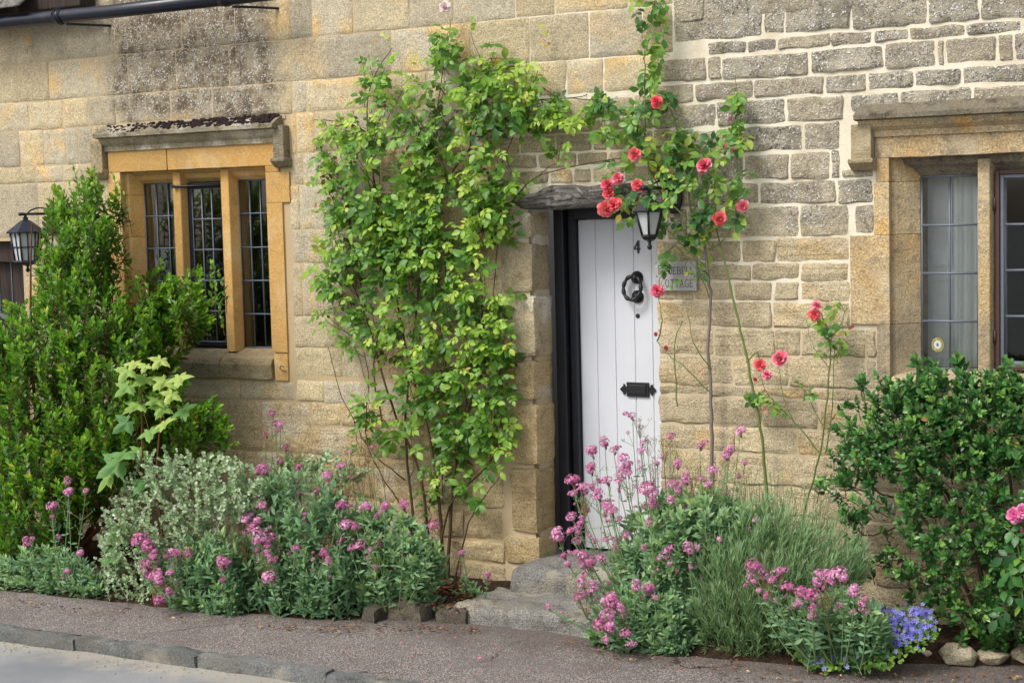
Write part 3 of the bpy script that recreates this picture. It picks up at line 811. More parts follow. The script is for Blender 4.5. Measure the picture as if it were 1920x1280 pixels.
# sill: two sloped, crusted stones
for (a, c) in ((-2.9, -2.02), (-2.02, x1 + 0.008)):
    n = max(6, int((c - a) / 0.05)); prof = [(-0.03, 1.165), (-0.034, 1.25), (-0.02, 1.275), (0.02, 1.30), (0.125, 1.337), (0.26, 1.34), (0.26, 1.165)]
    V = []; F = []; m = len(prof)
    for k in range(n + 1):
        xx = a + 0.003 + (c - a - 0.006) * k / n
        for (yy, zz_) in prof: V.append((xx, yy + 0.006 * nz(xx * 8, zz_ * 20) * (yy < .1), zz_ + 0.005 * nz(xx * 9, zz_ * 20, 5) * (yy < .2)))
    for k in range(n):
        for i in range(m):
            j = (i + 1) % m; F.append((k * m + i, k * m + m + i, k * m + m + j, k * m + j))
    F.append(tuple(range(m))); F.append(tuple(n * m + i for i in range(m - 1, -1, -1)))
    mesh("sill_stone", V, F, M['sill'], wl)
hd = hood(wl, -2.89, -1.50, 2.685, 0.10, M['hood'], M['sill'])
# moss cushions along the hood's weathered top
mossV = MB()
for k in range(420):
    xx = -2.86 + 1.34 * (R.random() ** 0.75); q = R.random()
    yy = -0.085 + 0.08 * q; zz_ = 2.675 + 0.052 * q
    rr = R.uniform(0.008, 0.021) * (0.55 + 0.6 * (xx + 2.86) / 1.34)
    mossV.lathe((xx, yy, zz_ - rr * 0.35), [(rr * 0.75, 0), (rr, rr * 0.4), (rr * 0.8, rr * 0.9), (rr * 0.3, rr * 1.15)], 6)
mossV.build("moss", M['moss'], hd, True, 'stuff')
stop(wl, -2.965, -2.868, 2.40, 2.64, 0.05, M['sill'])
stop(wl, -1.535, -1.455, 2.42, 2.665, 0.06, M['hood'])
lights = [(-2.69, -2.405), (-2.315, -2.03), (-1.94, -1.70)]
for k, (a, c) in enumerate(lights):
    if k == 1:
        # iron casement, dark frame standing proud
        b = MB(); y = 0.105; g = 0.028
        b.box(a, a + g, y - 0.012, y + 0.02, 1.345, 2.355); b.box(c - g, c, y - 0.012, y + 0.02, 1.345, 2.355)
        b.box(a + g, c - g, y - 0.012, y + 0.02, 1.345, 1.345 + g); b.box(a + g, c - g, y - 0.012, y + 0.02, 2.355 - g * 1.3, 2.355)
        cf = soften(b.build("casement_frame", M['gutter'], wl), 0.003)
        b = MB(); b.tube([(a - 0.06, 0.03, 2.335), (a - 0.03, 0.03, 2.335), (a + 0.03, 0.07, 2.335), (c - 0.02, 0.075, 2.335)], [0.011, 0.008, 0.009, 0.008], 8); b.build("casement_stay", M['iron'], cf, True)
        pane_grid(wl, a + g, c - g, y, 1.345 + g, 2.355 - g * 1.3, 3, 5, M['leadblue'])
    else:
        pane_grid(wl, a, c, 0.13, 1.34, 2.36, 3, 5, M['lead'])
# hook left in the jamb
b = MB(); cx, cz = wp(534, 690)[0], wp(534, 690)[2]
b.tube([(cx + 0.016, -0.016, cz - 0.02), (cx + 0.02, -0.03, cz - 0.012), (cx + 0.004, -0.034, cz - 0.012), (cx - 0.012, -0.034, cz + 0.004), (cx - 0.002, -0.034, cz + 0.018), (cx + 0.018, -0.034, cz + 0.012)], 0.0028, 5)
tag(b.build("wire_hook", M['iron'], None, True), "small black wire hook in the ochre jamb below the leaded window", "hook")

# ---------------------------------------------------------------- right window
wr = thing("mullioned_window", "stained stone mullioned window above the dark green bush", "window", (2.5, 0, 1.16))
x0, x1, z0, z1 = RW['x0'], RW['x1'], RW['z0'], RW['z1']
rstone("lintel_stone", x0 - 0.065, x1 + 0.09, -0.012, 0.06, z1, 2.468, M['dressed'], wr, 0.004)
b = MB(); b.prism_x([(0.062, z1 + 0.05), (0.062, z1 - 0.01), (0.07, z1 - 0.035), (0.1, z1 - 0.05), (0.135, z1 - 0.095), (0.26, z1 - 0.095), (0.26, z1 + 0.05)], x0 - 0.05, x1 + 0.05)
soften(b.build("window_head", M['hood'], wr), 0.005)
jamb(wr, -1, x0, [1.17, 1.53, 1.965, 2.22, z1], [0.065, 0.195, 0.075, 0.065], M['dressed'], ins=0.115, yg=0.14, mats=[M['dressed'], M['dressed'], M['dressed'], M['dressed']])
jamb(wr, 1, x1, [1.17, 1.6, 2.0, z1], [0.09, 0.09, 0.09], M['dressed'], ins=0.115, yg=0.14)
mullion(wr, 2.535, z0 - 0.02, z1 - 0.02, 0.055, 0.085, 0.05, 0.14, M['dressed'])
b = MB(); b.prism_x([(-0.03, 1.165), (-0.034, 1.25), (0.0, 1.275), (0.13, 1.303), (0.26, 1.305), (0.26, 1.165)], x0 + 0.002, x1 - 0.002); soften(b.build("sill_stone", M['dressed'], wr), 0.006)
hood(wr, 1.955, 3.3, 2.555, 0.11, M['hood'], M['dressed'])
stop(wr, 1.93, 2.03, 2.28, 2.5, 0.07, M['sill'])
pane_grid(wr, 2.222, 2.49, 0.135, 1.305, 2.24, 2, 4, M['leadblue'], 0.006)
a, c, y, g = 2.58, 2.93, 0.115, 0.02
b = MB(); b.box(a, a + g, y - 0.03, y + 0.02, 1.31, 2.26); b.box(c - g, c, y - 0.03, y + 0.02, 1.31, 2.26); b.box(a + g, c - g, y - 0.03, y + 0.02, 1.31, 1.31 + g); b.box(a + g, c - g, y - 0.03, y + 0.02, 2.26 - g, 2.26)
cf = soften(b.build("casement_frame", M['rust'], wr), 0.003)
for zh in (1.47, 2.1):
    b = MB(); b.lathe((a - 0.002, y - 0.032, zh), [(0.007, -0.03), (0.007, 0.03)], 8); b.build("hinge", M['rust'], cf, True)
b = MB(); a += g; c -= g; e = 0.018
b.box(a, a + e, y - 0.018, y + 0.012, 1.33, 2.24); b.box(c - e, c, y - 0.018, y + 0.012, 1.33, 2.24); b.box(a + e, c - e, y - 0.018, y + 0.012, 1.33, 1.33 + e); b.box(a + e, c - e, y - 0.018, y + 0.012, 2.24 - e, 2.24)
soften(b.build("sash_frame", M['leadblue'], wr), 0.003)
pane_grid(wr, a + e, c - e, y, 1.33 + e, 2.24 - e, 2, 4, M['leadblue'], 0.006)
# round watch sticker inside the lowest pane
sc_ = wp(1758, 646, 0.131)
M['yellow'] = mat_plain("sticker yellow", lin(176, 166, 104), 0.5, 0.3); M['ink'] = mat_plain("sticker ink", lin(40, 38, 30), 0.5, 0.3); M['pale'] = mat_plain("sticker pale centre", lin(196, 204, 208), 0.5, 0.3)
st = thing("window_sticker", "small round yellow sticker on the lowest pane of the right window", "sticker", tuple(sc_))
def disc(c, r0, r1, y, n=28, zs=1.18):
    V = []; F = []
    for k in range(n):
        t = 2 * math.pi * k / n
        V += [(c[0] + r0 * math.cos(t), y, c[2] + r0 * zs * math.sin(t)), (c[0] + r1 * math.cos(t), y, c[2] + r1 * zs * math.sin(t))]
    for k in range(n):
        j = (k + 1) % n; F.append((2 * k, 2 * k + 1, 2 * j + 1, 2 * j))
    return V, F
V, F = disc(sc_, 0.017, 0.030, 0.1312); mesh("ring", V, F, M['yellow'], st)
V, F = disc(sc_, 0.030, 0.032, 0.1310); mesh("rim", V, F, M['ink'], st)
V, F = disc(sc_, 0.0, 0.017, 0.1314); mesh("centre", V, F, M['pale'], st)
V, F = disc(sc_, 0.0, 0.006, 0.1306, 12, 1.5); mesh("emblem", V, F, M['leadblue'], st)
b = MB()
for k in range(20):
    t_ = 2 * math.pi * k / 20; stroke_ = [(sc_[0] + r_ * math.cos(t_ + d_), sc_[2] + r_ * 1.18 * math.sin(t_ + d_)) for r_, d_ in ((0.0205, -.07), (0.0205, .07), (0.027, .055), (0.027, -.055))]
    if k % 7 != 6: b.prism(stroke_[::-1], 0.1304, 0.1308)
b.build("lettering", M['ink'], st)

# ---------------------------------------------------------------- rooms behind the windows
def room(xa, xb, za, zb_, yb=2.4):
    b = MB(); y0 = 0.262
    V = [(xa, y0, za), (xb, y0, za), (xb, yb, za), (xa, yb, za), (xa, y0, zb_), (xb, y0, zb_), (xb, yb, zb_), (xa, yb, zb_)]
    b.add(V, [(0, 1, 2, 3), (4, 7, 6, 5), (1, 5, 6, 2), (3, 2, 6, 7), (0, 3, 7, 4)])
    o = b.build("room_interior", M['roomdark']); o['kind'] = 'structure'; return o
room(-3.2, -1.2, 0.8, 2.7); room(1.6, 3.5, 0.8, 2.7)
def curtain(xa, xb, y, z0, z1, label, fold=0.045, amp=0.014):
    n = max(12, int((xb - xa) / 0.008)); V = []; F = []
    for k in range(n + 1):
        xx = xa + (xb - xa) * k / n
        for j in range(9):
            q = j / 8; ph = 2 * math.pi * xx / fold
            V.append((xx, y + amp * math.sin(ph + 0.6 * math.sin(q * 3 + xx * 9)) * (0.6 + 0.4 * (1 - q)), z0 + (z1 - z0) * q))
    for k in range(n):
        for j in range(8): F.append((k * 9 + j, k * 9 + 9 + j, k * 9 + 10 + j, k * 9 + j + 1))
    o = mesh("curtain", V, F, M['curtain'], None, True); tag(o, label, "curtain"); m = o.modifiers.new("t", 'SOLIDIFY'); m.thickness = 0.003
    return o
curtain(-2.66, -2.5, 0.36, 1.2, 2.5, "pale curtain edge behind the middle light of the leaded window")
curtain(2.345, 2.60, 0.262, 1.2, 2.4, "pale grey curtain folds behind the left light of the right window")
sh = thing("window_shutter", "grey panelled inside shutter behind the left light of the right window", "shutter", (2.2, 0.24, 1.2))
b = MB(); b.box(2.13, 2.36, 0.285, 0.31, 1.2, 2.4)
for (c, d) in ((1.34, 1.74), (1.80, 2.2)):
    b.box(2.23, 2.242, 0.277, 0.284, c, d); b.box(2.322, 2.334, 0.277, 0.284, c, d); b.box(2.242, 2.322, 0.277, 0.284, c, c + 0.012); b.box(2.242, 2.322, 0.277, 0.284, d - 0.012, d)
b.build("shutter_panel", M['greypaint'], sh)
b = MB(); b.box(2.195, 2.203, 0.277, 0.284, 1.25, 2.35); b.build("edge_bead", M['greypaint'], sh)

# ---------------------------------------------------------------- door, frame, lintel, quoins
yd = 0.30
door = thing("front_door", "white boarded cottage door with black ironwork in a deep black frame", "door", (0.55, yd, 0.23))
xl, xr, zb_, zt = 0.27, 0.93, 0.232, 2.068
ed = [xl] + [wp(q, 600, yd)[0] for q in (1117, 1152, 1190, 1224)] + [0.80, 0.905]
ed = [xl, 0.377, 0.489, 0.606, 0.712, 0.815, 0.92]
for a, c in zip(ed, ed[1:]):
    b = MB(); e = 0.0045
    poly = [(a + 0.0008, yd + 0.03), (a + 0.0008, yd + e * 1.4), (a + e, yd), (c - e, yd), (c - 0.0008, yd + e * 1.4), (c - 0.0008, yd + 0.03)]
    b.prism_z(poly, zb_ + R.uniform(0, 0.003), zt)
    b.build("door_board", M['white'], door)
b = MB(); b.box(xl, 0.92, yd + 0.006, yd + 0.028, zb_ + 0.01, zt - 0.01); b.build("backing_board", M['white'], door)
b = MB(); b.box(0.165, 0.225, 0.205, 0.42, 0.2, 2.2); soften(b.build("frame_post", M['blackpaint'], door), 0.006)
b = MB(); b.box(0.2265, 0.268, 0.255, 0.42, 0.2, 2.2); soften(b.build("frame_rebate", M['blackpaint'], door), 0.005)
b = MB(); b.box(0.965, 1.04, 0.205, 0.42, 0.2, 2.2); soften(b.build("frame_post", M['blackpaint'], door), 0.006)
b = MB(); b.box(0.92, 0.9635, 0.255, 0.42, 0.2, 2.2); soften(b.build("frame_rebate", M['blackpaint'], door), 0.005)
b = MB(); b.box(0.27, 0.918, 0.24, 0.42, 2.072, 2.21); soften(b.build("frame_head", M['blackpaint'], door), 0.006)
# knocker: two round plates and a twisted ring
kc = wp(1189, 536, yd - 0.03)
kn = MB()
k1, k2 = wp(1195, 520, yd), wp(1196, 556, yd)
kn.lathe((k1[0], yd, k1[2]), [(0.036, -0.002), (0.034, -0.012), (0.02, -0.02), (0.014, -0.045), (0.006, -0.05)], 18, 1)
plate = kn.build("knocker_plate", M['iron'], door, True)
kn = MB(); kn.lathe((k2[0], yd, k2[2]), [(0.036, -0.002), (0.034, -0.010), (0.02, -0.018), (0.012, -0.03), (0.005, -0.033)], 18, 1); kn.build("striker_plate", M['iron'], door, True)
pts = []; rr = []
for k in range(41):
    t = 2 * math.pi * k / 40
    pts.append((k1[0] - 0.012 + 0.052 * math.sin(t), yd - 0.045 + 0.012 * math.cos(t), k1[2] - 0.055 + 0.064 * math.cos(t)))
    rr.append(0.0105 + 0.0022 * math.sin(9 * t))
kn = MB(); kn.tube(pts, rr, 8, False); ring = kn.build("knocker_ring", M['iron'], door, True)
# keyhole escutcheon
kh = wp(1196, 592, yd); b = MB(); b.lathe((kh[0], yd, kh[2]), [(0.013, -0.001), (0.012, -0.005), (0.006, -0.007)], 14, 1); b.build("lock_cylinder", M['iron'], door, True)
# letter plate with fleur ends
lp = wp(1197, 730, yd); lx, lz = lp[0], lp[2]
b = MB(); b.box(lx - 0.066, lx + 0.066, yd - 0.012, yd, lz - 0.04, lz + 0.04); b.box(lx - 0.052, lx + 0.052, yd - 0.018, yd - 0.0121, lz - 0.024, lz + 0.026)
pl = soften(b.build("letter_plate", M['iron'], door), 0.002)
for s in (-1, 1):
    o = [(0.0665, 0.014), (0.074, 0.015), (0.079, 0.028), (0.086, 0.031), (0.089, 0.024), (0.085, 0.019), (0.092, 0.017), (0.108, 0.0)]
    poly = [(lx + s * p, lz + q) for p, q in o] + [(lx + s * p, lz - q) for p, q in o[-2::-1]]
    if s > 0: poly = poly[::-1]
    b = MB(); b.prism(poly, yd - 0.009, yd - 0.001); b.build("fleur_end", M['iron'], pl)
# numeral 4
nn = wp(1195, 463, yd); nx_, nz_ = nn[0], nn[2]
def stroke(mb, p, q, w, y0, y1):
    d = np.array(q, float) - np.array(p, float); L = np.linalg.norm(d); d /= L; s = np.array([-d[1], d[0]]) * w / 2
    P = [np.array(p) + s, np.array(p) - s, np.array(q) - s, np.array(q) + s]
    mb.prism([(a[0], a[1]) for a in P], y0, y1)
b = MB(); s4 = 0.034
stroke(b, (nx_ + 0.008, nz_ + s4), (nx_ - 0.016, nz_ - 0.008), 0.008, yd - 0.0055, yd - 0.0005)
stroke(b, (nx_ - 0.018, nz_ - 0.011), (nx_ + 0.018, nz_ - 0.011), 0.008, yd - 0.006, yd - 0.0008)
stroke(b, (nx_ + 0.008, nz_ + s4), (nx_ + 0.006, nz_ - s4), 0.0105, yd - 0.0065, yd - 0.001)
b.build("numeral", M['iron'], door)
# reveal quoins on the left of the doorway, part of the left wall
qz = [0.0, Zp(990, 1060), Zp(990, 1001), Zp(990, 874), Zp(990, 754), Zp(990, 673), Zp(990, 552), Zp(990, 450), 2.135]
qw = [0.2, 0.24, 0.185, 0.175, 0.165, 0.22, 0.215, 0.19]
M['lime'] = mat_stone("limewashed quoin", (lin(196, 180, 146), lin(188, 172, 136), lin(220, 212, 196), lin(132, 104, 68)), 'none', 1.0, 0.6, 1.3)
for k, (a, c) in enumerate(zip(qz, qz[1:])):
    j = 0.011
    rstone("stone", DR['x0'] - qw[k] + j, DR['x0'] + R.uniform(-0.006, 0.008), -0.02 + R.uniform(-0.006, 0.004), 0.203, a + j, c - j, M['lime'] if k in (5, 6, 7) else M['quoin'], wall_l, 0.009, 0.03, 0.022)
    if qw[k] < 0.215: put(DR['x0'] - 0.225, DR['x0'] - qw[k], a, c, 'quoin', 'quoin')
OPEN.append((0, 0, 0, 0))
for z_, w_ in zip((0.0, 0.32, 0.62, 0.9, 1.2, 1.5, 1.8), (0.3, 0.28, 0.27, 0.29, 0.29, 0.29, 0.31)):
    rstone("stone", 0.885, 0.96, 0.06, 0.203, z_, z_ + w_, M['quoin'], wall_r, 0.005, 0.05, 0.015)
b = MB(); b.box(0.1, DR['x0'] - 0.012, 0.03, 0.2, 0.0, 2.13); b.build("mortar", M['mortar'], wall_l)
# weathered oak lintel
V = []; F = []; n, m = 90, 20; xa, xb = 0.045, 0.935
top = [(0, 2.19), (0.05, 2.215), (0.14, 2.222), (0.24, 2.262), (0.4, 2.262), (0.5, 2.250), (0.62, 2.262), (0.8, 2.255), (1, 2.235)]
bot = [(0, 2.165), (0.06, 2.135), (0.25, 2.128), (0.5, 2.135), (0.75, 2.125), (1, 2.118)]
for i in range(n + 1):
    q = i / n; xx = xa + (xb - xa) * q
    zt_, zb2 = np.interp(q, *zip(*top)), np.interp(q, *zip(*bot))
    zc, hz = (zt_ + zb2) / 2, (zt_ - zb2) / 2
    for k in range(m):
        t = 2 * math.pi * k / m; ca, sa = math.cos(t), math.sin(t)
        sx = math.copysign(abs(ca) ** 0.45, ca); sz = math.copysign(abs(sa) ** 0.45, sa)
        yy = 0.06 + 0.105 * sx; z_ = zc + hz * sz
        g = nz(xx * 3, z_ * 45 + 2 * nz(xx * 4, z_ * 9), yy * 20) + 0.6 * nz(xx * 9, z_ * 90, yy * 30)
        V.append((xx + 0.01 * nz(z_ * 30, yy * 20) * (i in (0, n)), yy + 0.009 * g * (sx < 0), z_ + 0.006 * g))
for i in range(n):
    for k in range(m):
        j = (k + 1) % m; F.append((i * m + k, i * m + j, i * m + m + j, i * m + m + k))
F.append(tuple(range(m))); F.append(tuple(n * m + k for k in range(m - 1, -1, -1)))
o = mesh("door_lintel", V, F, M['oak'], None, True); tag(o, "gnarled grey weathered oak beam over the white door", "lintel")
# steps
M['step'] = mat_stone("worn step stone", (lin(150, 148, 141), lin(134, 133, 128), lin(168, 160, 142), lin(84, 80, 73)), 'none', 1.6, 0.7, 1.8, 0.3)
V, F = block(0.07, 0.98, -0.27, 0.40, -0.02, 0.222, 0.018, 0.028, 0.07, 4.4)
o = mesh("door_step", V, F, M['step'], None, True); tag(o, "rounded grey upper step stone under the white door", "step")
V, F = block(-0.02, 1.02, -0.66, -0.20, -0.05, 0.095, 0.02, 0.025, 0.028, 9.1)
o = mesh("door_step", V, F, M['step'], None, True); tag(o, "broad worn lower step slab at the pavement", "step")

# ---------------------------------------------------------------- name plaque
p0, p1 = wp(1228, 490, -0.03), wp(1306, 545, -0.03)
pq = thing("name_plaque", "silvery wooden plaque carved Bluebell Cottage beside the white door", "sign", ((p0[0] + p1[0]) / 2, -0.02, p1[2]))
b = MB(); b.box(p0[0], p1[0], -0.03, -0.004, p1[2], p0[2]); soften(b.build("board", M['plaque'], pq), 0.0015)
SER = 0.16
GL = {'B': [[(0, 0), (0, 1)], [(0, 1), (.45, 1), (.6, .88), (.6, .66), (.45, .53), (0, .53)], [(.45, .53), (.66, .4), (.66, .14), (.48, 0), (0, 0)]],
      'L': [[(0, 1), (0, 0)], [(0, 0), (.55, 0), (.55, .16)]], 'U': [[(0, 1), (0, .25), (.14, .03), (.4, 0), (.58, .12), (.64, .3), (.64, 1)]],
      'E': [[(0, 0), (0, 1)], [(0, 1), (.52, 1), (.52, .86)], [(0, .52), (.42, .52)], [(0, 0), (.55, 0), (.55, .15)]],
      'C': [[(.75, .8), (.55, .97), (.35, 1), (.12, .85), (0, .5), (.12, .15), (.35, 0), (.58, .03), (.76, .2)]],
      'O': [[(.4, 1), (.12, .86), (0, .5), (.12, .14), (.4, 0), (.68, .14), (.8, .5), (.68, .86), (.4, 1)]],
      'T': [[(.33, 1), (.33, 0)], [(0, .86), (0, 1), (.66, 1), (.66, .86)]], 'A': [[(0, 0), (.35, 1), (.7, 0)], [(.13, .36), (.57, .36)]],
      'G': [[(.75, .8), (.55, .97), (.35, 1), (.12, .85), (0, .5), (.12, .15), (.35, 0), (.6, .03), (.74, .15), (.74, .42), (.5, .42)]]}
SERIF = {'B': [(0, 0), (0, 1)], 'L': [(0, 1)], 'U': [(0, 1), (.64, 1)], 'E': [(0, 0), (0, 1)], 'T': [(.33, 0)], 'A': [(0, 0), (.7, 0)], 'C': [], 'O': [], 'G': []}
def write(mb, text, xa, xb, z, hbig, hsm, y, w):
    adv = 0; pos = []
    for i, ch in enumerate(text):
        h = hbig if i == 0 else hsm
        wd = max(p[0] for s in GL[ch] for p in s) * h * 0.78
        pos.append((adv, h)); adv += wd + hsm * 0.3
    k = (xb - xa) / (adv - hsm * 0.3)
    for ch, (a, h) in zip(text, pos):
        f = lambda p: (xa + (a + p[0] * h * 0.78) * k, z + p[1] * h)
        for s in GL[ch]:
            for p, q in zip(s, s[1:]): stroke(mb, f(p), f(q), w, y - 0.0006 - 0.0002 * R.random(), y + 0.001)
        for p in SERIF[ch]:
            c = f(p); stroke(mb, (c[0] - 0.0045, c[1]), (c[0] + 0.0045, c[1]), w * 0.8, y - 0.0007, y + 0.001)
W_ = p1[0] - p0[0]; H_ = p0[2] - p1[2]
b = MB(); write(b, "BLUEBELL", p0[0] + 0.09 * W_, p1[0] - 0.07 * W_, p1[2] + 0.56 * H_, 0.3 * H_, 0.235 * H_, -0.03, 0.0030)
write(b, "COTTAGE", p0[0] + 0.09 * W_, p1[0] - 0.09 * W_, p1[2] + 0.13 * H_, 0.34 * H_, 0.25 * H_, -0.03, 0.0030)
b.build("lettering", M['engrave'], pq)
for s in (0.04, 0.96):
    b = MB(); b.lathe((p0[0] + s * W_, -0.030, p1[2] + 0.49 * H_), [(0.004, 0.0), (0.003, -0.002)], 8, 1); b.build("screw", M['iron'], pq)

# ---------------------------------------------------------------- lanterns
def lantern(c, w_top, w_bot, h, nsides, label, arm_to, mat, bars=2):
    """c: centre of the glass body top; tapered body on n sides, hipped cap, bottom cup and finial"""
    L = thing("wall_lantern", label, "lantern", tuple(c))
    cx, cy, cz = c
    ang = [math.pi / nsides + 2 * math.pi * k / nsides + 0.35 for k in range(nsides)]
    T = [(cx + w_top * math.cos(a), cy + w_top * math.sin(a), cz) for a in ang]
    B_ = [(cx + w_bot * math.cos(a), cy + w_bot * math.sin(a), cz - h) for a in ang]
    for k in range(nsides):
        j = (k + 1) % nsides
        ce = np.array([cx, cy, cz - h / 2]); 
        q = [np.array(p) + (ce * [1, 1, 0] + np.array(p) * [0, 0, 1] - np.array(p)) * 0.06 for p in (T[k], T[j], B_[j], B_[k])]
        V = [tuple(p) for p in q] + [tuple(p + (ce - p) * [0.03, 0.03, 0]) for p in q]
        mesh("glass_pane", V, [(0, 3, 2, 1), (4, 5, 6, 7), (0, 1, 5, 4), (1, 2, 6, 5), (2, 3, 7, 6), (3, 0, 4, 7)], M['frost'], L)
        b = MB(); b.tube([T[k], B_[k]], 0.006, 6); b.build("corner_bar", mat, L, True)
        if bars:
            b = MB()
            mt = [(np.array(T[k]) + np.array(T[j])) / 2, (np.array(B_[k]) + np.array(B_[j])) / 2]
            ml = [(np.array(T[k]) + np.array(B_[k])) / 2, (np.array(T[j]) + np.array(B_[j])) / 2]
            b.tube(mt, 0.004, 5); b.tube(ml, 0.004, 5); b.build("glazing_bar", mat, L, True)
    b = MB(); R1 = w_top * 1.22
    rings = [(R1, 0.0), (R1 * 1.02, 0.008), (w_top * 0.95, 0.03), (w_top * 0.35, 0.075), (w_top * 0.16, 0.085), (w_top * 0.16, 0.10)]
    V = []; F = []
    for (r_, h_) in rings:
        for a in ang: V.append((cx + r_ * math.cos(a), cy + r_ * math.sin(a), cz + h_))
    for i in range(len(rings) - 1):
        for k in range(nsides):
            j = (k + 1) % nsides; F.append((i * nsides + k, i * nsides + j, (i + 1) * nsides + j, (i + 1) * nsides + k))
    F.append(tuple(range(nsides))[::-1]); F.append(tuple((len(rings) - 1) * nsides + k for k in range(nsides)))
    b.add(V, F); b.build("cap", mat, L)
    b = MB(); V = []; F = []
    rings = [(w_bot * 1.1, 0.004), (w_bot * 1.15, -0.006), (w_bot * 0.8, -0.022), (w_bot * 0.25, -0.03), (0.008, -0.036), (0.008, -0.046), (0.015, -0.056), (0.012, -0.068), (0.003, -0.074)]
    for (r_, h_) in rings:
        for a in ang: V.append((cx + r_ * math.cos(a), cy + r_ * math.sin(a), cz - h + h_))
    for i in range(len(rings) - 1):
        for k in range(nsides):
            j = (k + 1) % nsides; F.append((i * nsides + j, i * nsides + k, (i + 1) * nsides + k, (i + 1) * nsides + j))
    F.append(tuple(range(nsides))); b.add(V, F); b.build("base_finial", mat, L)
    # arm and back plate
    b = MB(); zt_ = cz + 0.12
    b.tube([(cx - (arm_to[0] - cx) * 0.35, cy - (arm_to[1] - cy) * 0.2, zt_), (cx, cy, zt_), (arm_to[0], arm_to[1], zt_)], [0.012, 0.008, 0.009], 8)
    b.tube([(cx, cy, cz + 0.09), (cx, cy, zt_ + 0.004)], 0.01, 8)
    sw = []
    for k in range(14):
        t = k / 13; sw.append((cx + (arm_to[0] - cx) * (0.1 + 0.85 * t) , cy + (arm_to[1] - cy) * (0.1 + 0.85 * t), zt_ + 0.008 + 0.03 * math.sin(math.pi * t) ** 0.7))
    b.tube(sw, 0.005, 6); arm = b.build("arm", mat, L, True)
    b = MB(); xw = arm_to[0]
    b.prism([(xw - 0.02, zt_ - 0.13), (xw + 0.02, zt_ - 0.13), (xw + 0.042, zt_ - 0.07), (xw + 0.042, zt_ + 0.045), (xw, zt_ + 0.075), (xw - 0.042, zt_ + 0.045), (xw - 0.042, zt_ - 0.07)], -0.03, -0.008)
    soften(b.build("back_plate", mat, L), 0.004)
    return L
lc = wp(49, 437, -0.24)
lantern(lc, 0.098, 0.075, 0.175, 6, "blue black wall lantern with hazy panes beside the evergreen shrub", (lc[0] + 0.02, -0.02), M['lampblack'], 2)
rc = wp(1217, 398, -0.28)
lantern(rc, 0.074, 0.04, 0.115, 6, "black tapered wall lantern hanging over the top of the white door", (rc[0] + 0.03, -0.02), M['iron'], 0)

# ---------------------------------------------------------------- gutter, eaves slates, timber at the top left
gt = thing("gutter", "navy black gutter pipe along the eaves above the leaded window", "gutter", (-2.5, -0.2, 3.4))
b = MB(); b.tube([(-5.3, -0.2, 3.402), (-3.5, -0.2, 3.405), (-2.6, -0.2, 3.398), (-1.36, -0.2, 3.402)], 0.042, 16); b.build("pipe", M['gutter'], gt, True)
for xx in (-4.3, wp(112, 34, -0.2)[0], wp(422, 4, -0.2)[0]):
    b = MB(); b.lathe((xx, -0.2, 3.402), [(0.047, -0.03), (0.047, 0.03)], 16, 0); b.build("collar", M['gutter'], gt, True)
    b = MB(); b.tube([(xx + 0.05, -0.2, 3.35), (xx + 0.16, -0.1, 3.347), (xx + 0.24, 0.01, 3.344)], 0.008, 6)
    for s in (0.0, 0.022):
        ring_ = [(xx + s + 0.012 * math.sin(2 * t), -0.2 + 0.05 * math.cos(t), 3.402 + 0.05 * math.sin(t)) for t in np.linspace(0, 2 * math.pi, 17)]
        b.tube(ring_, 0.003, 5, False)
    b.build("bracket", M['iron'], gt, True)
b = MB(); b.box(-5.3, -2.9, -0.15, -0.01, 3.46, 3.6); o = soften(b.build("eaves_board", M['brown']), 0.01); tag(o, "dark brown eaves board just above the gutter", "board")
SLN = ["crusted stone roof slate at the very corner top left", "crusted stone roof slate second from the top left corner", "last crusted roof slate before the gutter collar"]
for k in range(3):
    xa = -3.86 + 0.2 * k
    V, F = block(xa + 0.004, xa + 0.196, -0.29, 0.25, 3.425 + 0.003 * (k % 3), 3.455, 0.008, 0.06, 0.012, 3.3 * k)
    V = [(v[0], v[1], v[2] + (v[1] + 0.3) * 0.85 + 0.03) for v in V]
    o = mesh("roof_slate", V, F, M['slate'], None, True)
    tag(o, SLN[k], "roof slate", "stone slates along the eaves")

# ---------------------------------------------------------------- dark boarded door at the far left
fd = thing("boarded_door", "dark stained boarded door at the far left behind the lantern", "door", (-4.2, 0.12, 0))
rstone("door_head", FD['x0'], FD['x1'], 0.05, 0.2, 1.88, 2.03, M['brown'], fd, 0.006, 0.06, 0.01)
xx = FD['x0']
while xx < FD['x1'] - 0.02:
    b = MB(); b.box(xx + 0.004, min(xx + 0.112, FD['x1']), 0.11, 0.15, 0.02, 1.878); soften(b.build("board", M['brown'], fd), 0.003)
    b = MB(); b.box(xx - 0.003, xx + 0.0035, 0.104, 0.14, 0.02, 1.878); b.build("cover_strip", M['leadblue'], fd); xx += 0.116
b = MB(); b.box(FD['x0'], FD['x1'], 0.098, 0.1035, 1.50, 1.535); b.build("ledge", M['leadblue'], fd)
b = MB(); b.box(FD['x1'] - 0.005, FD['x1'] + 0.05, 0.03, 0.2, 0, 2.03); b.build("mortar", M['mortar'], wall_l)
b = MB(); b.box(FD['x0'], FD['x1'], 0.03, 0.2, 2.033, 2.08); b.build("mortar", M['mortar'], wall_l)
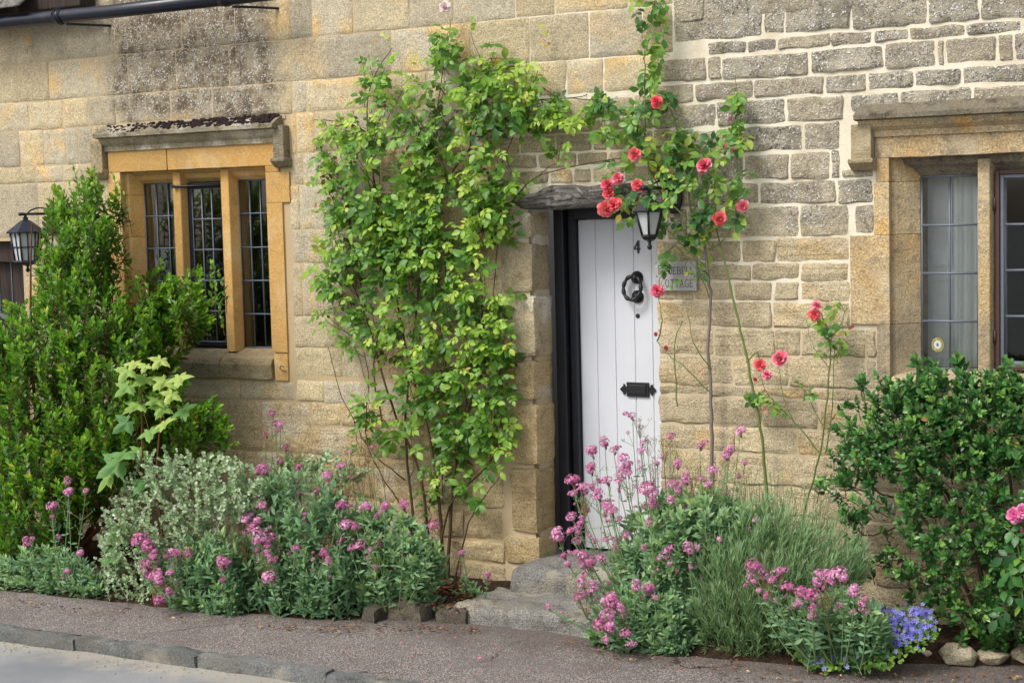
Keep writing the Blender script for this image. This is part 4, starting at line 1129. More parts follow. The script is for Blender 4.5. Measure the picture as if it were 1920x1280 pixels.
# ================================================================ planting kit
def leaf_shape(n=4, w=0.5, peak=0.42, fold=0.18, droop=0.12, serr=0.0, round_=1.0):
    """leaf along +Y, face up +Z, length 1"""
    V = [(0, 0, 0)]; F = []
    rows = []
    for i in range(1, n):
        t = i / n
        p = (t / peak) ** 0.75 if t < peak else (max(0, 1 - ((t - peak) / (1 - peak)) ** (1.5 * round_))) ** 0.8
        hw = w / 2 * min(1, p) * (1 + (serr if i % 2 else -serr))
        z = -droop * t * t
        k = len(V); V += [(-hw, t, z + fold * hw), (0, t, z), (hw, t, z + fold * hw)]; rows.append(k)
    tip = len(V); V.append((0, 1, -droop))
    k = rows[0]; F += [(0, k + 1, k), (0, k + 2, k + 1)]
    for a, b in zip(rows, rows[1:]):
        F += [(a, a + 1, b + 1), (a, b + 1, b), (a + 1, a + 2, b + 2), (a + 1, b + 2, b + 1)]
    k = rows[-1]; F += [(k, k + 1, tip), (k + 1, k + 2, tip)]
    return np.array(V, float), np.array(F, int)
def unit(a):
    a = np.asarray(a, float); return a / (np.linalg.norm(a, axis=-1, keepdims=True) + 1e-9)
class Leaves:
    """collects leaves (position, axis, face direction, size, tint) and builds them as one mesh"""
    def __init__(s): s.P = []; s.D = []; s.N = []; s.S = []; s.T = []; s.W = []
    def add(s, p, d, n, size, tint, wid=1.0):
        s.P.append(p); s.D.append(d); s.N.append(n); s.S.append(size); s.T.append(tint); s.W.append(wid)
    def arrays(s, tmpl):
        V, F = tmpl
        P, D, N, S, T, W = (np.array(q, float) for q in (s.P, s.D, s.N, s.S, s.T, s.W))
        D = unit(D); Xa = unit(np.cross(D, N)); N = np.cross(Xa, D)
        VV = P[:, None, :] + S[:, None, None] * (V[None, :, 0:1] * W[:, None, None] * Xa[:, None, :] + V[None, :, 1:2] * D[:, None, :] + V[None, :, 2:3] * N[:, None, :])
        FF = F[None] + (np.arange(len(P)) * len(V))[:, None, None]
        return VV.reshape(-1, 3), FF.reshape(-1, 3), np.repeat(T, len(V))
    def build(s, name, tmpl, mat, parent, kind='stuff'):
        V, F, T = s.arrays(tmpl)
        return trimesh(name, V, F, T, mat, parent, kind)
def trimesh(name, V, F, T, mat, parent, kind=None, smooth=True, local=False):
    me = bpy.data.meshes.new(name)
    if parent is not None and not local: V = V - np.array(origin(parent))
    me.vertices.add(len(V)); me.vertices.foreach_set('co', np.ascontiguousarray(V, np.float32).ravel())
    me.loops.add(len(F) * 3); me.loops.foreach_set('vertex_index', np.ascontiguousarray(F, np.int32).ravel())
    me.polygons.add(len(F)); me.polygons.foreach_set('loop_start', np.arange(0, len(F) * 3, 3, dtype=np.int32))
    me.update(calc_edges=True)
    if T is not None:
        at = me.attributes.new('tint', 'FLOAT', 'POINT'); at.data.foreach_set('value', np.ascontiguousarray(T, np.float32))
    if smooth: me.shade_smooth()
    me.materials.append(mat)
    if name is None: return me
    o = bpy.data.objects.new(name, me); COL.objects.link(o)
    if parent is not None: o.parent = parent
    if kind: o['kind'] = kind
    return o
def inpoly(poly, x, y):
    c = False; n = len(poly); j = n - 1
    for i in range(n):
        xi, yi = poly[i]; xj, yj = poly[j]
        if (yi > y) != (yj > y) and x < (xj - xi) * (y - yi) / (yj - yi) + xi: c = not c
        j = i
    return c
def edge_dist(poly, x, y):
    best = 1e9; n = len(poly)
    for i in range(n):
        a = np.array(poly[i], float); b = np.array(poly[(i + 1) % n], float); d = b - a
        t = max(0, min(1, ((x - a[0]) * d[0] + (y - a[1]) * d[1]) / (d @ d + 1e-9)))
        best = min(best, math.hypot(x - a[0] - t * d[0], y - a[1] - t * d[1]))
    return best
def spots(poly, n, Yc, T, dmax=90, bias=0.5):
    """n points through a rounded volume: outline seen in elevation, depth bulging by T about the plane Y=Yc"""
    xs = [p[0] for p in poly]; ys = [p[1] for p in poly]; out = []
    while len(out) < n:
        x, y = R.uniform(min(xs), max(xs)), R.uniform(min(ys), max(ys))
        if not inpoly(poly, x, y): continue
        d = min(1.0, edge_dist(poly, x, y) / dmax)
        h = T * math.sqrt(d * (2 - d))
        u = 1 - 2 * R.random() ** (1 / bias if R.random() < 0.5 else 1)
        u = R.uniform(-1, 1) if R.random() > bias else 1 - 0.5 * R.random() ** 2
        Y = min(-0.02, Yc - h * u)
        out.append((wp(x, y, Y), d, u))
    return out
def rv(s=1.0): return np.array([R.gauss(0, s), R.gauss(0, s), R.gauss(0, s)])
TOCAM = unit(CAM - np.array([-0.3, 0, 1.2]))
FACE = unit(np.array([0.15, -0.75, 0.65]))       # where leaves on a wall look: out and up
def bez(p, q, bow, n=7):
    p, q, bow = np.array(p, float), np.array(q, float), np.array(bow, float)
    return [p + (q - p) * t + bow * 4 * t * (1 - t) * 1.0 for t in np.linspace(0, 1, n)]
T3, T4, T5 = leaf_shape(3, 0.46, 0.45), leaf_shape(4, 0.55, 0.42, 0.25, 0.15), leaf_shape(5, 0.6, 0.42, 0.22, 0.18, 0.04)
LANCE = leaf_shape(4, 0.38, 0.38, 0.3, 0.25)
ROUND = leaf_shape(4, 0.95, 0.5, 0.15, 0.05, 0, 1.4)
BLADE = leaf_shape(4, 0.05, 0.4, 0.0, 0.15)
M['lf_shrub'] = mat_leaf("evergreen leaf", [(0, lin(34, 76, 24)), (0.3, lin(66, 124, 30)), (0.6, lin(114, 172, 40)), (0.93, lin(166, 206, 70)), (1.0, lin(220, 196, 70))], 0.35, 0.5, 0.4, 0.25)
M['lf_rose'] = mat_leaf("climber leaf", [(0, lin(48, 90, 36)), (0.28, lin(90, 140, 48)), (0.55, lin(138, 180, 62)), (0.82, lin(188, 212, 86)), (0.94, lin(196, 196, 84)), (1.0, lin(176, 116, 72))], 0.42, 0.45, 0.35, 0.22)
M['lf_red'] = mat_leaf("red rose leaf", [(0, lin(40, 84, 46)), (0.4, lin(72, 126, 54)), (0.7, lin(120, 164, 66)), (0.9, lin(170, 192, 84)), (0.97, lin(216, 192, 72)), (1.0, lin(130, 60, 50))], 0.38, 0.45, 0.32, 0.25)
M['lf_bush'] = mat_leaf("glossy bush leaf", [(0, lin(34, 70, 36)), (0.4, lin(62, 112, 54)), (0.7, lin(102, 150, 76)), (0.98, lin(152, 188, 84)), (1.0, lin(190, 120, 70))], 0.28, 0.5, 0.2, 0.25)
M['lf_val'] = mat_leaf("valerian leaf", [(0, lin(84, 122, 90)), (0.4, lin(122, 162, 122)), (0.7, lin(156, 192, 138)), (1.0, lin(192, 216, 142))], 0.5, 0.35, 0.35, 0.3)
M['lf_silver'] = mat_leaf("silver felted leaf", [(0, lin(122, 152, 104)), (0.5, lin(172, 196, 148)), (1.0, lin(216, 228, 200))], 0.9, 0.1, 0.2, 0.3)
M['lf_syc'] = mat_leaf("sycamore leaf", [(0, lin(92, 140, 86)), (0.5, lin(138, 178, 92)), (0.9, lin(184, 204, 112)), (1.0, lin(214, 170, 90))], 0.55, 0.3, 0.35, 0.2)
M['lf_lav'] = mat_leaf("lavender leaf", [(0, lin(72, 108, 70)), (0.5, lin(116, 152, 102)), (1.0, lin(172, 196, 150))], 0.7, 0.2, 0.3, 0.35)
M['lf_camp'] = mat_leaf("bellflower leaf", [(0, lin(60, 104, 50)), (0.6, lin(112, 156, 70)), (1.0, lin(160, 190, 90))], 0.5, 0.3, 0.3, 0.3)
M['litter'] = mat_leaf("fallen leaf", [(0, lin(66, 46, 34)), (0.45, lin(128, 88, 60)), (0.8, lin(168, 130, 84)), (1.0, lin(188, 160, 120))], 0.8, 0.2, 0.1, 0.3)
M['petal'] = mat_leaf("rose petal", [(0, lin(228, 56, 96)), (0.5, lin(246, 104, 136)), (0.8, lin(248, 136, 162)), (1.0, lin(252, 206, 218))], 0.5, 0.3, 0.3, 0.25)
M['petalred'] = mat_leaf("red rose petal", [(0, lin(232, 50, 78)), (0.6, lin(250, 96, 114)), (1.0, lin(252, 164, 168))], 0.5, 0.3, 0.3, 0.25)
M['petalpink'] = mat_leaf("pink rose petal", [(0, lin(224, 60, 140)), (0.6, lin(244, 122, 184)), (1.0, lin(252, 196, 224))], 0.5, 0.3, 0.3, 0.25)
M['petalwhite'] = mat_leaf("white rose petal", [(0, lin(226, 196, 190)), (0.5, lin(244, 226, 222)), (1.0, lin(252, 246, 242))], 0.5, 0.3, 0.25, 0.2)
M['valflower'] = mat_leaf("valerian flower", [(0, lin(156, 78, 108)), (0.3, lin(200, 112, 158)), (0.65, lin(222, 152, 192)), (1.0, lin(242, 202, 224))], 0.7, 0.15, 0.25, 0.45)
M['violet'] = mat_leaf("violet flower", [(0, lin(92, 84, 196)), (0.6, lin(128, 122, 224)), (1.0, lin(172, 168, 240))], 0.7, 0.15, 0.3, 0.3)
M['seed'] = mat_leaf("dry seed spray", [(0, lin(112, 94, 58)), (0.5, lin(150, 136, 82)), (1.0, lin(176, 170, 120))], 0.9, 0.1, 0.15, 0.4)
M['bark'] = mat_plain("brown cane bark", lin(92, 74, 54), 0.85, 0.2, 0, 0.35, 50, 0.6, 150)
M['barkgrey'] = mat_plain("grey cane bark", lin(128, 116, 112), 0.85, 0.2, 0, 0.3, 50, 0.6, 150)
M['canegreen'] = mat_plain("green cane bark", lin(104, 122, 62), 0.6, 0.3, 0, 0.3, 30, 0.3, 120)
M['twigred'] = mat_plain("reddish twig bark", lin(104, 66, 44), 0.8, 0.2, 0, 0.3, 60, 0.4, 150)
M['stemgreen'] = mat_plain("pale green stem", lin(120, 146, 96), 0.7, 0.2, 0, 0.25, 40, 0.2, 120)
M['stemsilver'] = mat_plain("silver felted stem", lin(176, 184, 160), 0.95, 0.1, 0, 0.15, 60, 0.2, 200)

def shoot(L, st, base, tip, n, size, tint0, tint1, spread=0.75, arrange='pair', start=0.15, rad=0.0025, taper=0.35, face=None, jit=0.25, wid=1.0):
    """a leafy twig: leaves set along base->tip, tint rising to the tip"""
    base, tip = np.array(base, float), np.array(tip, float); ax = tip - base; Ln = np.linalg.norm(ax) + 1e-6; a = ax / Ln
    bow = rv(0.05 * Ln); pts = bez(base, tip, bow, 5)
    if st is not None: st.tube(pts, [rad * 1.3, rad * 1.15, rad, rad * 0.8, rad * 0.5], 4, False)
    r0 = unit(np.cross(a, rv())); r1 = np.cross(a, r0)
    for i in range(n):
        t = start + (1 - start) * (i + 0.5) / n
        k = t * 4; j = min(3, int(k)); p = pts[j] + (pts[j + 1] - pts[j]) * (k - j)
        if arrange == 'pair':
            th = (i % 2) * math.pi / 2 + R.gauss(0, 0.25); dirs = [th, th + math.pi]
        elif arrange == 'whorl':
            th = R.random() * 6.28; dirs = [th, th + 2.1, th + 4.2]
        else:
            dirs = [i * 2.4 + R.gauss(0, 0.3)]
        sp = spread * (1.15 - 0.75 * t)
        for th in dirs:
            o = math.cos(th) * r0 + math.sin(th) * r1
            d = unit(a * math.cos(sp) + o * math.sin(sp) + rv(jit * 0.5))
            nrm = unit(a * math.sin(sp) - o * math.cos(sp) * 0.3 + (FACE if face is None else face) * 0.6 + rv(jit))
            s = size * (1 - taper * t) * R.uniform(0.75, 1.15)
            L.add(p, d, nrm, s, tint0 + (tint1 - tint0) * t ** 1.5 + R.gauss(0, 0.05), wid)
    for _ in range(2):
        d = unit(a + rv(0.25)); L.add(tip, d, unit(FACE + rv(0.4)), size * (1 - taper) * R.uniform(0.7, 1), tint1 + R.gauss(0, 0.05), wid)

# compound rose leaves: a handful of shared meshes
def compound(nl, seed, tint, size=1.0, droop=0.25):
    rr = random.Random(seed); L = Leaves(); st = []
    ax = np.array([0, 1.0, 0])
    P0 = np.array([0, 0, 0.0])
    def at(t): return np.array([0.03 * math.sin(3 * t + seed), t, -droop * t * t])
    pairs = (nl - 1) // 2
    for i in range(pairs):
        t = 0.32 + 0.42 * i / max(1, pairs - 0.2)
        for s in (-1, 1):
            d = unit(np.array([s * 0.95, 0.55 + rr.gauss(0, 0.15), -0.15 + rr.gauss(0, 0.2)])); n_ = unit(np.array([s * -0.15 + rr.gauss(0, .25), rr.gauss(0, .2), 1]))
            L.add(at(t) * size, d, n_, size * rr.uniform(0.36, 0.46), tint + rr.gauss(0, 0.04), 1.05)
    L.add(at(0.72) * size, unit(np.array([rr.gauss(0, .15), 1, -0.45])), unit(np.array([rr.gauss(0, .2), 0.3, 1])), size * rr.uniform(0.46, 0.54), tint + rr.gauss(0, 0.04), 1.05)
    V, F, T = L.arrays(T5)
    w = 0.012 * size                                             # stalk
    A, B = at(0) * size, at(0.74) * size; b0 = len(V)
    V = np.vstack([V, A + [-w, 0, 0], A + [w, 0, 0], B + [w * .6, 0, 0], B + [-w * .6, 0, 0]]); F = np.vstack([F, [b0, b0 + 1, b0 + 2], [b0, b0 + 2, b0 + 3]])
    T = np.concatenate([T, [tint] * 4])
    return V, F, T
def orient(d, n):
    d = unit(d); x = unit(np.cross(d, n)); n = np.cross(x, d)
    return np.stack([x, d, n], 1)
CMP = [compound(nl, 31 * i + nl, 0.08 + 0.84 * (i % 12) / 11) for i, nl in enumerate([5, 5, 7, 5, 3, 5, 5, 7, 5, 5, 5, 3] * 2)]
def pick_cmp(t):
    i = int(np.clip(round((t - 0.08) / 0.84 * 11), 0, 11)); return i + 12 * R.randint(0, 1)
class Sprays:
    """compound leaves of one plant: the foremost ones are objects, the rest one mass"""
    def __init__(s): s.items = []
    def add(s, p, d, n, size, tint): s.items.append((np.array(p, float), np.array(d, float), np.array(n, float), size, pick_cmp(tint)))
    def build(s, parent, mat, n_obj=280, name="leaf"):
        it = sorted(s.items, key=lambda q: -(q[3] * 3 - (q[0] - CAM) @ _f * 0.6))
        meshes = {}
        off = np.array(origin(parent))
        for (p, d, n, size, k) in it[:n_obj]:
            if k not in meshes:
                V, F, T = CMP[k]; o = trimesh("leaf_shape", V, F, T, mat, None, local=True); meshes[k] = o.data; bpy.data.objects.remove(o)
            o = bpy.data.objects.new(name, meshes[k]); COL.objects.link(o); o.parent = parent
            Rm = orient(d, n) * size
            o.matrix_local = Matrix([[*Rm[0], p[0] - off[0]], [*Rm[1], p[1] - off[1]], [*Rm[2], p[2] - off[2]], [0, 0, 0, 1]])
        rest = it[n_obj:]
        if rest:
            VV = []; FF = []; TT = []; b = 0
            for (p, d, n, size, k) in rest:
                V, F, T = CMP[k]; VV.append(p + size * V @ orient(d, n).T); FF.append(F + b); TT.append(T); b += len(V)
            trimesh("foliage", np.vstack(VV), np.vstack(FF), np.concatenate(TT), mat, parent, 'stuff')

# blooms
def petal_shape(w=1.0, cup=0.5, curl=0.25, n=4):
    V = []; F = []
    for j in range(n + 1):
        t = j / n; hw = w / 2 * math.sin(math.pi * min(0.88, 0.16 + 0.74 * t)) ** 0.7
        for i in range(4):
            u = -1 + 2 * i / 3
            z = cup * (t ** 1.5) * (0.9 + 0.25 * u * u) - (curl * max(0, t - 0.6) ** 1.2 * 2)
            V.append((u * hw, t * (1 - 0.08 * u * u), z + 0.12 * u * u * hw))
    for j in range(n):
        for i in range(3):
            a = j * 4 + i; F += [(a, a + 1, a + 5), (a, a + 5, a + 4)]
    return np.array(V), np.array(F)
def bloom(seed, layers, tint=(0.1, 0.8)):
    """layers: (count, length, cup, tilt, start radius); face along +Z, radius about 1"""
    rr = random.Random(seed); VV = []; FF = []; TT = []; b = 0
    for li, (cnt, ln, cup, tilt, r0) in enumerate(layers):
        V0, F0 = petal_shape(1.1 if cnt < 7 else 0.9, cup, 0.3)
        for k in range(cnt):
            th = 2 * math.pi * (k + 0.5 * (li % 2)) / cnt + rr.gauss(0, 0.12); ti = tilt + rr.gauss(0, 0.12)
            l = ln * rr.uniform(0.85, 1.1)
            o = np.array([math.cos(th), math.sin(th), 0.0]); d = o * math.cos(ti) + np.array([0, 0, math.sin(ti)]); n_ = -o * math.sin(ti) + np.array([0, 0, math.cos(ti)]); x = np.cross(d, n_)
            V = V0 @ np.stack([x, d, n_]) * l + o * r0 + np.array([0, 0, 0.12 * li])
            VV.append(V); FF.append(F0 + b); b += len(V)
            TT.append(tint[0] + (tint[1] - tint[0]) * V0[:, 1] * rr.uniform(0.7, 1.1))
    return np.vstack(VV), np.vstack(FF), np.concatenate(TT)
OPENB = [(6, 1.0, 0.25, 0.1, 0.05), (6, 0.85, 0.45, 0.4, 0.05), (6, 0.65, 0.5, 0.75, 0.04), (5, 0.48, 0.55, 1.05, 0.03), (4, 0.34, 0.5, 1.3, 0.02)]
LOOSE = [(6, 1.0, 0.1, -0.15, 0.05), (7, 0.9, 0.3, 0.2, 0.05), (7, 0.75, 0.35, 0.5, 0.05), (6, 0.55, 0.4, 0.85, 0.03)]
BUDB = [(5, 0.75, 0.75, 0.9, 0.1), (4, 0.7, 0.6, 1.2, 0.05)]
_bl = {}
def put_bloom(name, parent, p, face, r, kind, mat):
    key = (kind, mat.name, R.randint(0, 2))
    if key not in _bl:
        V, F, T = bloom(len(key[0]) * 17 + key[2] * 13 + len(_bl), dict(open=OPENB, loose=LOOSE, bud=BUDB)[kind], (0.75, 0.25) if kind == 'bud' else (0.05, 0.85))
        o = trimesh("bloom_shape", V, F, T, mat, None, local=True); _bl[key] = o.data; bpy.data.objects.remove(o)
    o = bpy.data.objects.new(name, _bl[key]); COL.objects.link(o); o.parent = parent
    f = unit(np.array(face, float)); x = unit(np.cross(f, rv())); y = np.cross(f, x); Rm = np.stack([x, y, f], 1) * r
    off = np.array(origin(parent)); o.matrix_local = Matrix([[*Rm[0], p[0] - off[0]], [*Rm[1], p[1] - off[1]], [*Rm[2], p[2] - off[2]], [0, 0, 0, 1]])
    return o
# valerian heads: domed clusters of tiny starry flowers
def val_head(seed, n=90, flat=0.75, lumps=4):
    rr = random.Random(seed); L = Leaves(); VV = []; FF = []; TT = []; b = 0
    cs = [np.array([rr.gauss(0, 0.3), rr.gauss(0, 0.3), rr.gauss(0, 0.2)]) for _ in range(lumps)]; cs[0] *= 0
    star = [(0, 0, 0)] + [(math.cos(2 * math.pi * k / 10) * (1 if k % 2 == 0 else 0.45), math.sin(2 * math.pi * k / 10) * (1 if k % 2 == 0 else 0.45), 0.15 if k % 2 == 0 else 0) for k in range(10)]
    star = np.array(star); sf = np.array([(0, k + 1, (k + 1) % 10 + 1) for k in range(10)])
    for i in range(n):
        c = cs[i % lumps]; rad = (0.62 if i % lumps == 0 else 0.42)
        v = np.array([rr.gauss(0, 1), rr.gauss(0, 1), abs(rr.gauss(0.3, 0.8))]); v /= np.linalg.norm(v)
        p = c + v * rad * np.array([1, 1, flat]) * rr.uniform(0.8, 1.05)
        x = unit(np.cross(v, np.array([rr.gauss(0, 1), rr.gauss(0, 1), rr.gauss(0, 1)]))); y = np.cross(v, x)
        s = rr.uniform(0.1, 0.155)
        V = star * s @ np.stack([x, y, v]) + p
        VV.append(V); FF.append(sf + b); b += len(V); t = rr.uniform(0.25, 0.85) - (0.35 if v[2] < 0.15 else 0)
        TT.append(np.full(len(V), t) + np.array([-0.25] + [0.1] * 10))
    for c in cs:                                                        # little stalks gather below
        for k in range(9):
            v = unit(np.array([rr.gauss(0, .6), rr.gauss(0, .6), 0.6])); e = c + v * 0.4; a = np.array([0, 0, -0.9]); w = 0.022
            V = np.array([a + [-w, 0, 0], a + [w, 0, 0], e + [0, w, 0]]); VV.append(V); FF.append(np.array([[b, b + 1, b + 2]])); b += 3; TT.append(np.full(3, 0.0))
    return np.vstack(VV), np.vstack(FF), np.concatenate(TT)
_vh = []
for k in range(6):
    V, F, T = val_head(k * 7 + 3, [120, 150, 190, 140, 170, 90][k], 0.8, [2, 4, 5, 3, 4, 1][k]); o = trimesh("flower_shape", V, F, T, M['valflower'], None, local=True, smooth=False); _vh.append(o.data); bpy.data.objects.remove(o)
def put_head(parent, p, up, r):
    o = bpy.data.objects.new("flower_head", _vh[R.randint(0, 5)] if r > 0.018 else _vh[5]); COL.objects.link(o); o.parent = parent
    f = unit(np.array(up, float)); x = unit(np.cross(f, rv())); y = np.cross(f, x); Rm = np.stack([x, y, f], 1) * r
    off = np.array(origin(parent)); o.matrix_local = Matrix([[*Rm[0], p[0] - off[0]], [*Rm[1], p[1] - off[1]], [*Rm[2], p[2] - off[2]], [0, 0, 0, 1]])
    return o
# ================================================================ evergreen shrub (left)
def base_of(px_, Y): return np.array([wp(px_, 700, Y)[0], Y, 0.03])
ev = thing("evergreen_shrub", "tall bushy evergreen shrub with upright bright green shoots at the left", "shrub", tuple(base_of(120, -0.5)))
L = Leaves(); st = MB()
B1 = [(-70, 1065), (-70, 580), (20, 562), (70, 548), (62, 490), (85, 430), (95, 352), (110, 345), (128, 395), (150, 335), (175, 312), (192, 352), (203, 385), (214, 350), (223, 354), (212, 430), (206, 500), (240, 540),
      (262, 575), (285, 545), (300, 610), (296, 690), (340, 730), (330, 800), (290, 850), (210, 900), (165, 960), (125, 1045), (60, 1062)]
B2 = [(272, 560), (292, 500), (302, 458), (312, 505), (335, 525), (372, 492), (388, 505), (380, 545), (412, 565), (398, 605), (362, 645), (330, 690), (285, 690)]
B3 = [(290, 760), (330, 690), (352, 700), (362, 770), (402, 742), (458, 832), (400, 852), (320, 850)]
ctr = base_of(110, -0.48)
for (poly, n, Yc, T, dm) in ((B1, 1250, -0.46, 0.38, 100), (B2, 95, -0.36, 0.12, 40), (B3, 70, -0.62, 0.1, 40)):
    for (p, d, u) in spots(poly, n, Yc, T, dm, 0.7):
        out = np.array([(p[0] - ctr[0]) * 0.55, -0.15 - 0.25 * max(0, u), 0.0])
        if poly is not B1: out[0] += 0.5
        a = unit(np.array([0, 0, 0.85]) + out + rv(0.24)); ln = R.uniform(0.16, 0.28)
        tip = p; bs = p - a * ln
        lum = 0.44 + 0.25 * max(0, u) * (1 if R.random() < 0.75 else 0.4)  # inner shoots tinted darker than front ones: shade inside the shrub put into leaf colour
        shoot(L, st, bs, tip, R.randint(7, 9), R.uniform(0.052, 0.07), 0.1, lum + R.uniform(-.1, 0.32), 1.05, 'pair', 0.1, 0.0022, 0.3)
for (p, d, u) in spots([(60, 560), (90, 350), (115, 300), (175, 290), (225, 320), (230, 500), (300, 470), (330, 500), (390, 470), (420, 560), (300, 640)], 60, -0.44, 0.2, 60, 0.5):
    a = unit(np.array([R.gauss(0, .2), -0.15, 1]) + rv(.12)); shoot(L, st, p - a * 0.3, p, 10, 0.055, 0.2, 0.8, 0.95, 'pair', 0.1, 0.002, 0.4)
for k in range(16):
    L.T[R.randrange(len(L.T))] = 1.3
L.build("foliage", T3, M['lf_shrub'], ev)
for (a, b) in ((60, 380), (100, 330), (130, 420), (170, 400), (40, 600), (90, 560), (150, 560), (200, 560), (240, 640), (330, 600), (370, 560), (20, 700), (190, 700), (290, 760), (400, 800)):
    p = base_of(110 + R.uniform(-30, 30), -0.46 + R.uniform(-.06, .06)); q = wp(a, b + 40, -0.46 + R.uniform(-.12, .05))
    st.tube(bez(p, q, (R.uniform(-.08, .08), R.uniform(-.05, .05), 0.05), 9), list(np.linspace(0.016, 0.004, 9)), 6, False)
st.build("stems", M['twigred'], ev, True, 'stuff')

# ================================================================ sycamore seedling with large lobed leaves
def syc_leaf(seed):
    rr = random.Random(seed); pts = []
    lobes = [(-2.35, 0.45), (-1.25, 0.8), (0.0, 1.0), (1.25, 0.8), (2.35, 0.45)]
    for i, (an, r_) in enumerate(lobes):
        for (da, k) in ((-0.36, 0.62), (-0.24, 0.78), (-0.16, 0.74), (0, 1.0), (0.16, 0.74), (0.24, 0.78), (0.36, 0.62)):
            pts.append((an + da + rr.gauss(0, 0.02), r_ * k * rr.uniform(0.95, 1.05)))
        if i < 4: pts.append(((an + lobes[i + 1][0]) / 2, 0.42))
    V = [(0, 0, 0)]; F = []
    for (an, r_) in pts:
        x, y = math.sin(an) * r_, math.cos(an) * r_
        V.append((x * 0.55, y * 0.55, 0.06 * math.cos(5 * an) * r_)); V.append((x, y, 0.07 * math.cos(5 * an) * r_ - 0.22 * r_ * r_))
    n = len(pts)
    for i in range(n - 1):
        a = 1 + 2 * i; F += [(0, a + 2, a), (a, a + 2, a + 3), (a, a + 3, a + 1)]
    return np.array(V), np.array(F)
sy = thing("sycamore_seedling", "young sycamore seedling with large pale lobed leaves before the evergreen shrub", "plant", tuple(base_of(285, -0.86)))
SM = []
for k in range(4):
    for tn in (0.15, 0.45, 0.66, 0.8):
        V, F = syc_leaf(k); o = trimesh("leaf_shape", V, F, np.full(len(V), tn), M['lf_syc'], None, local=True); SM.append(o.data); bpy.data.objects.remove(o)
st = MB(); tr1 = [base_of(285, -0.86), wp(268, 900, -.86), wp(266, 800, -.86), wp(265, 690, -.86)]; tr2 = [base_of(300, -0.84), wp(292, 900, -.85), wp(300, 800, -.85), wp(312, 720, -.85)]
for trk in (tr1, tr2): st.tube(trk, [0.008, 0.0065, 0.005, 0.003], 6, False)
for (x, y, s, tn) in [(249, 684, 20, 3), (296, 680, 20, 3), (232, 702, 22, 2), (265, 712, 26, 2), (302, 718, 26, 3), (335, 712, 24, 3), (230, 730, 24, 1), (249, 762, 26, 2), (288, 752, 22, 2), (344, 772, 26, 0),
                      (228, 798, 24, 0), (305, 796, 24, 2), (279, 815, 22, 1), (222, 856, 32, 0), (256, 850, 22, 1), (206, 876, 34, 0), (194, 902, 28, 1), (265, 908, 28, 0), (215, 1000, 24, 1), (204, 1046, 24, 0), (318, 745, 20, 3), (270, 690, 14, 3), (300, 770, 22, 1)]:
    Y = -0.9 + R.uniform(-.08, .06); p = wp(x, y, Y); trk = tr1 if x < 285 else tr2
    k = min(range(4), key=lambda i: abs(trk[i][2] - p[2])); kq = trk[k] + (trk[min(k + 1, 3)] - trk[k]) * 0.3
    side = unit(np.array([p[0] - kq[0], -0.25 + R.uniform(-.1, .1), -0.05])); d = unit(side * [1, 0.6, 0] + np.array([0, -0.2, -0.45]) + rv(0.2)); n_ = unit(np.array([0.25, -0.85, 0.62]) + rv(0.18))
    sz = s / 250.0 * 1.15; stem0 = p - d * sz * 0.35
    st.tube(bez(kq, stem0, (0, 0, 0.02), 4), 0.0018, 4, False)
    o = bpy.data.objects.new("leaf", SM[R.randint(0, 3) * 4 + tn]); COL.objects.link(o); o.parent = sy; off = np.array(origin(sy)); Rm = orient(d, n_) * sz
    o.matrix_local = Matrix([[*Rm[0], stem0[0] - off[0]], [*Rm[1], stem0[1] - off[1]], [*Rm[2], stem0[2] - off[2]], [0, 0, 0, 1]])
st.build("stems", M['twigred'], sy, True)

# ================================================================ silver-leaved plant
hl = thing("silver_leaf_plant", "sprawling silvery grey green plant with small round felted leaves", "plant", tuple(base_of(300, -0.85)))
L = Leaves(); st = MB(); ctr = base_of(310, -0.8)
HP = [(165, 1095), (182, 1030), (176, 960), (230, 905), (255, 848), (300, 832), (400, 852), (440, 850), (500, 890), (500, 950), (430, 985), (360, 1010), (310, 1060), (320, 1125), (262, 1152), (200, 1142)]
HP2 = [(480, 880), (560, 850), (640, 830), (700, 880), (640, 900), (560, 900)]
for (poly, n, Yc, T, dm) in ((HP, 430, -0.86, 0.17, 70), (HP2, 60, -0.4, 0.1, 40)):
    for (p, d, u) in spots(poly, n, Yc, T, dm, 0.75):
        a = unit(np.array([(p[0] - ctr[0]) * 0.9, -0.35 - 0.3 * u, 0.75]) + rv(0.38)); ln = R.uniform(0.1, 0.2)
        shoot(L, st, p - a * ln, p, R.randint(6, 9), R.uniform(0.024, 0.03), 0.15, 0.75 + R.uniform(-.1, .25), 1.0, 'pair', 0.05, 0.0017, 0.35, None, 0.35)
L.build("foliage", ROUND, M['lf_silver'], hl)
st.build("stems", M['stemsilver'], hl, True, 'stuff')

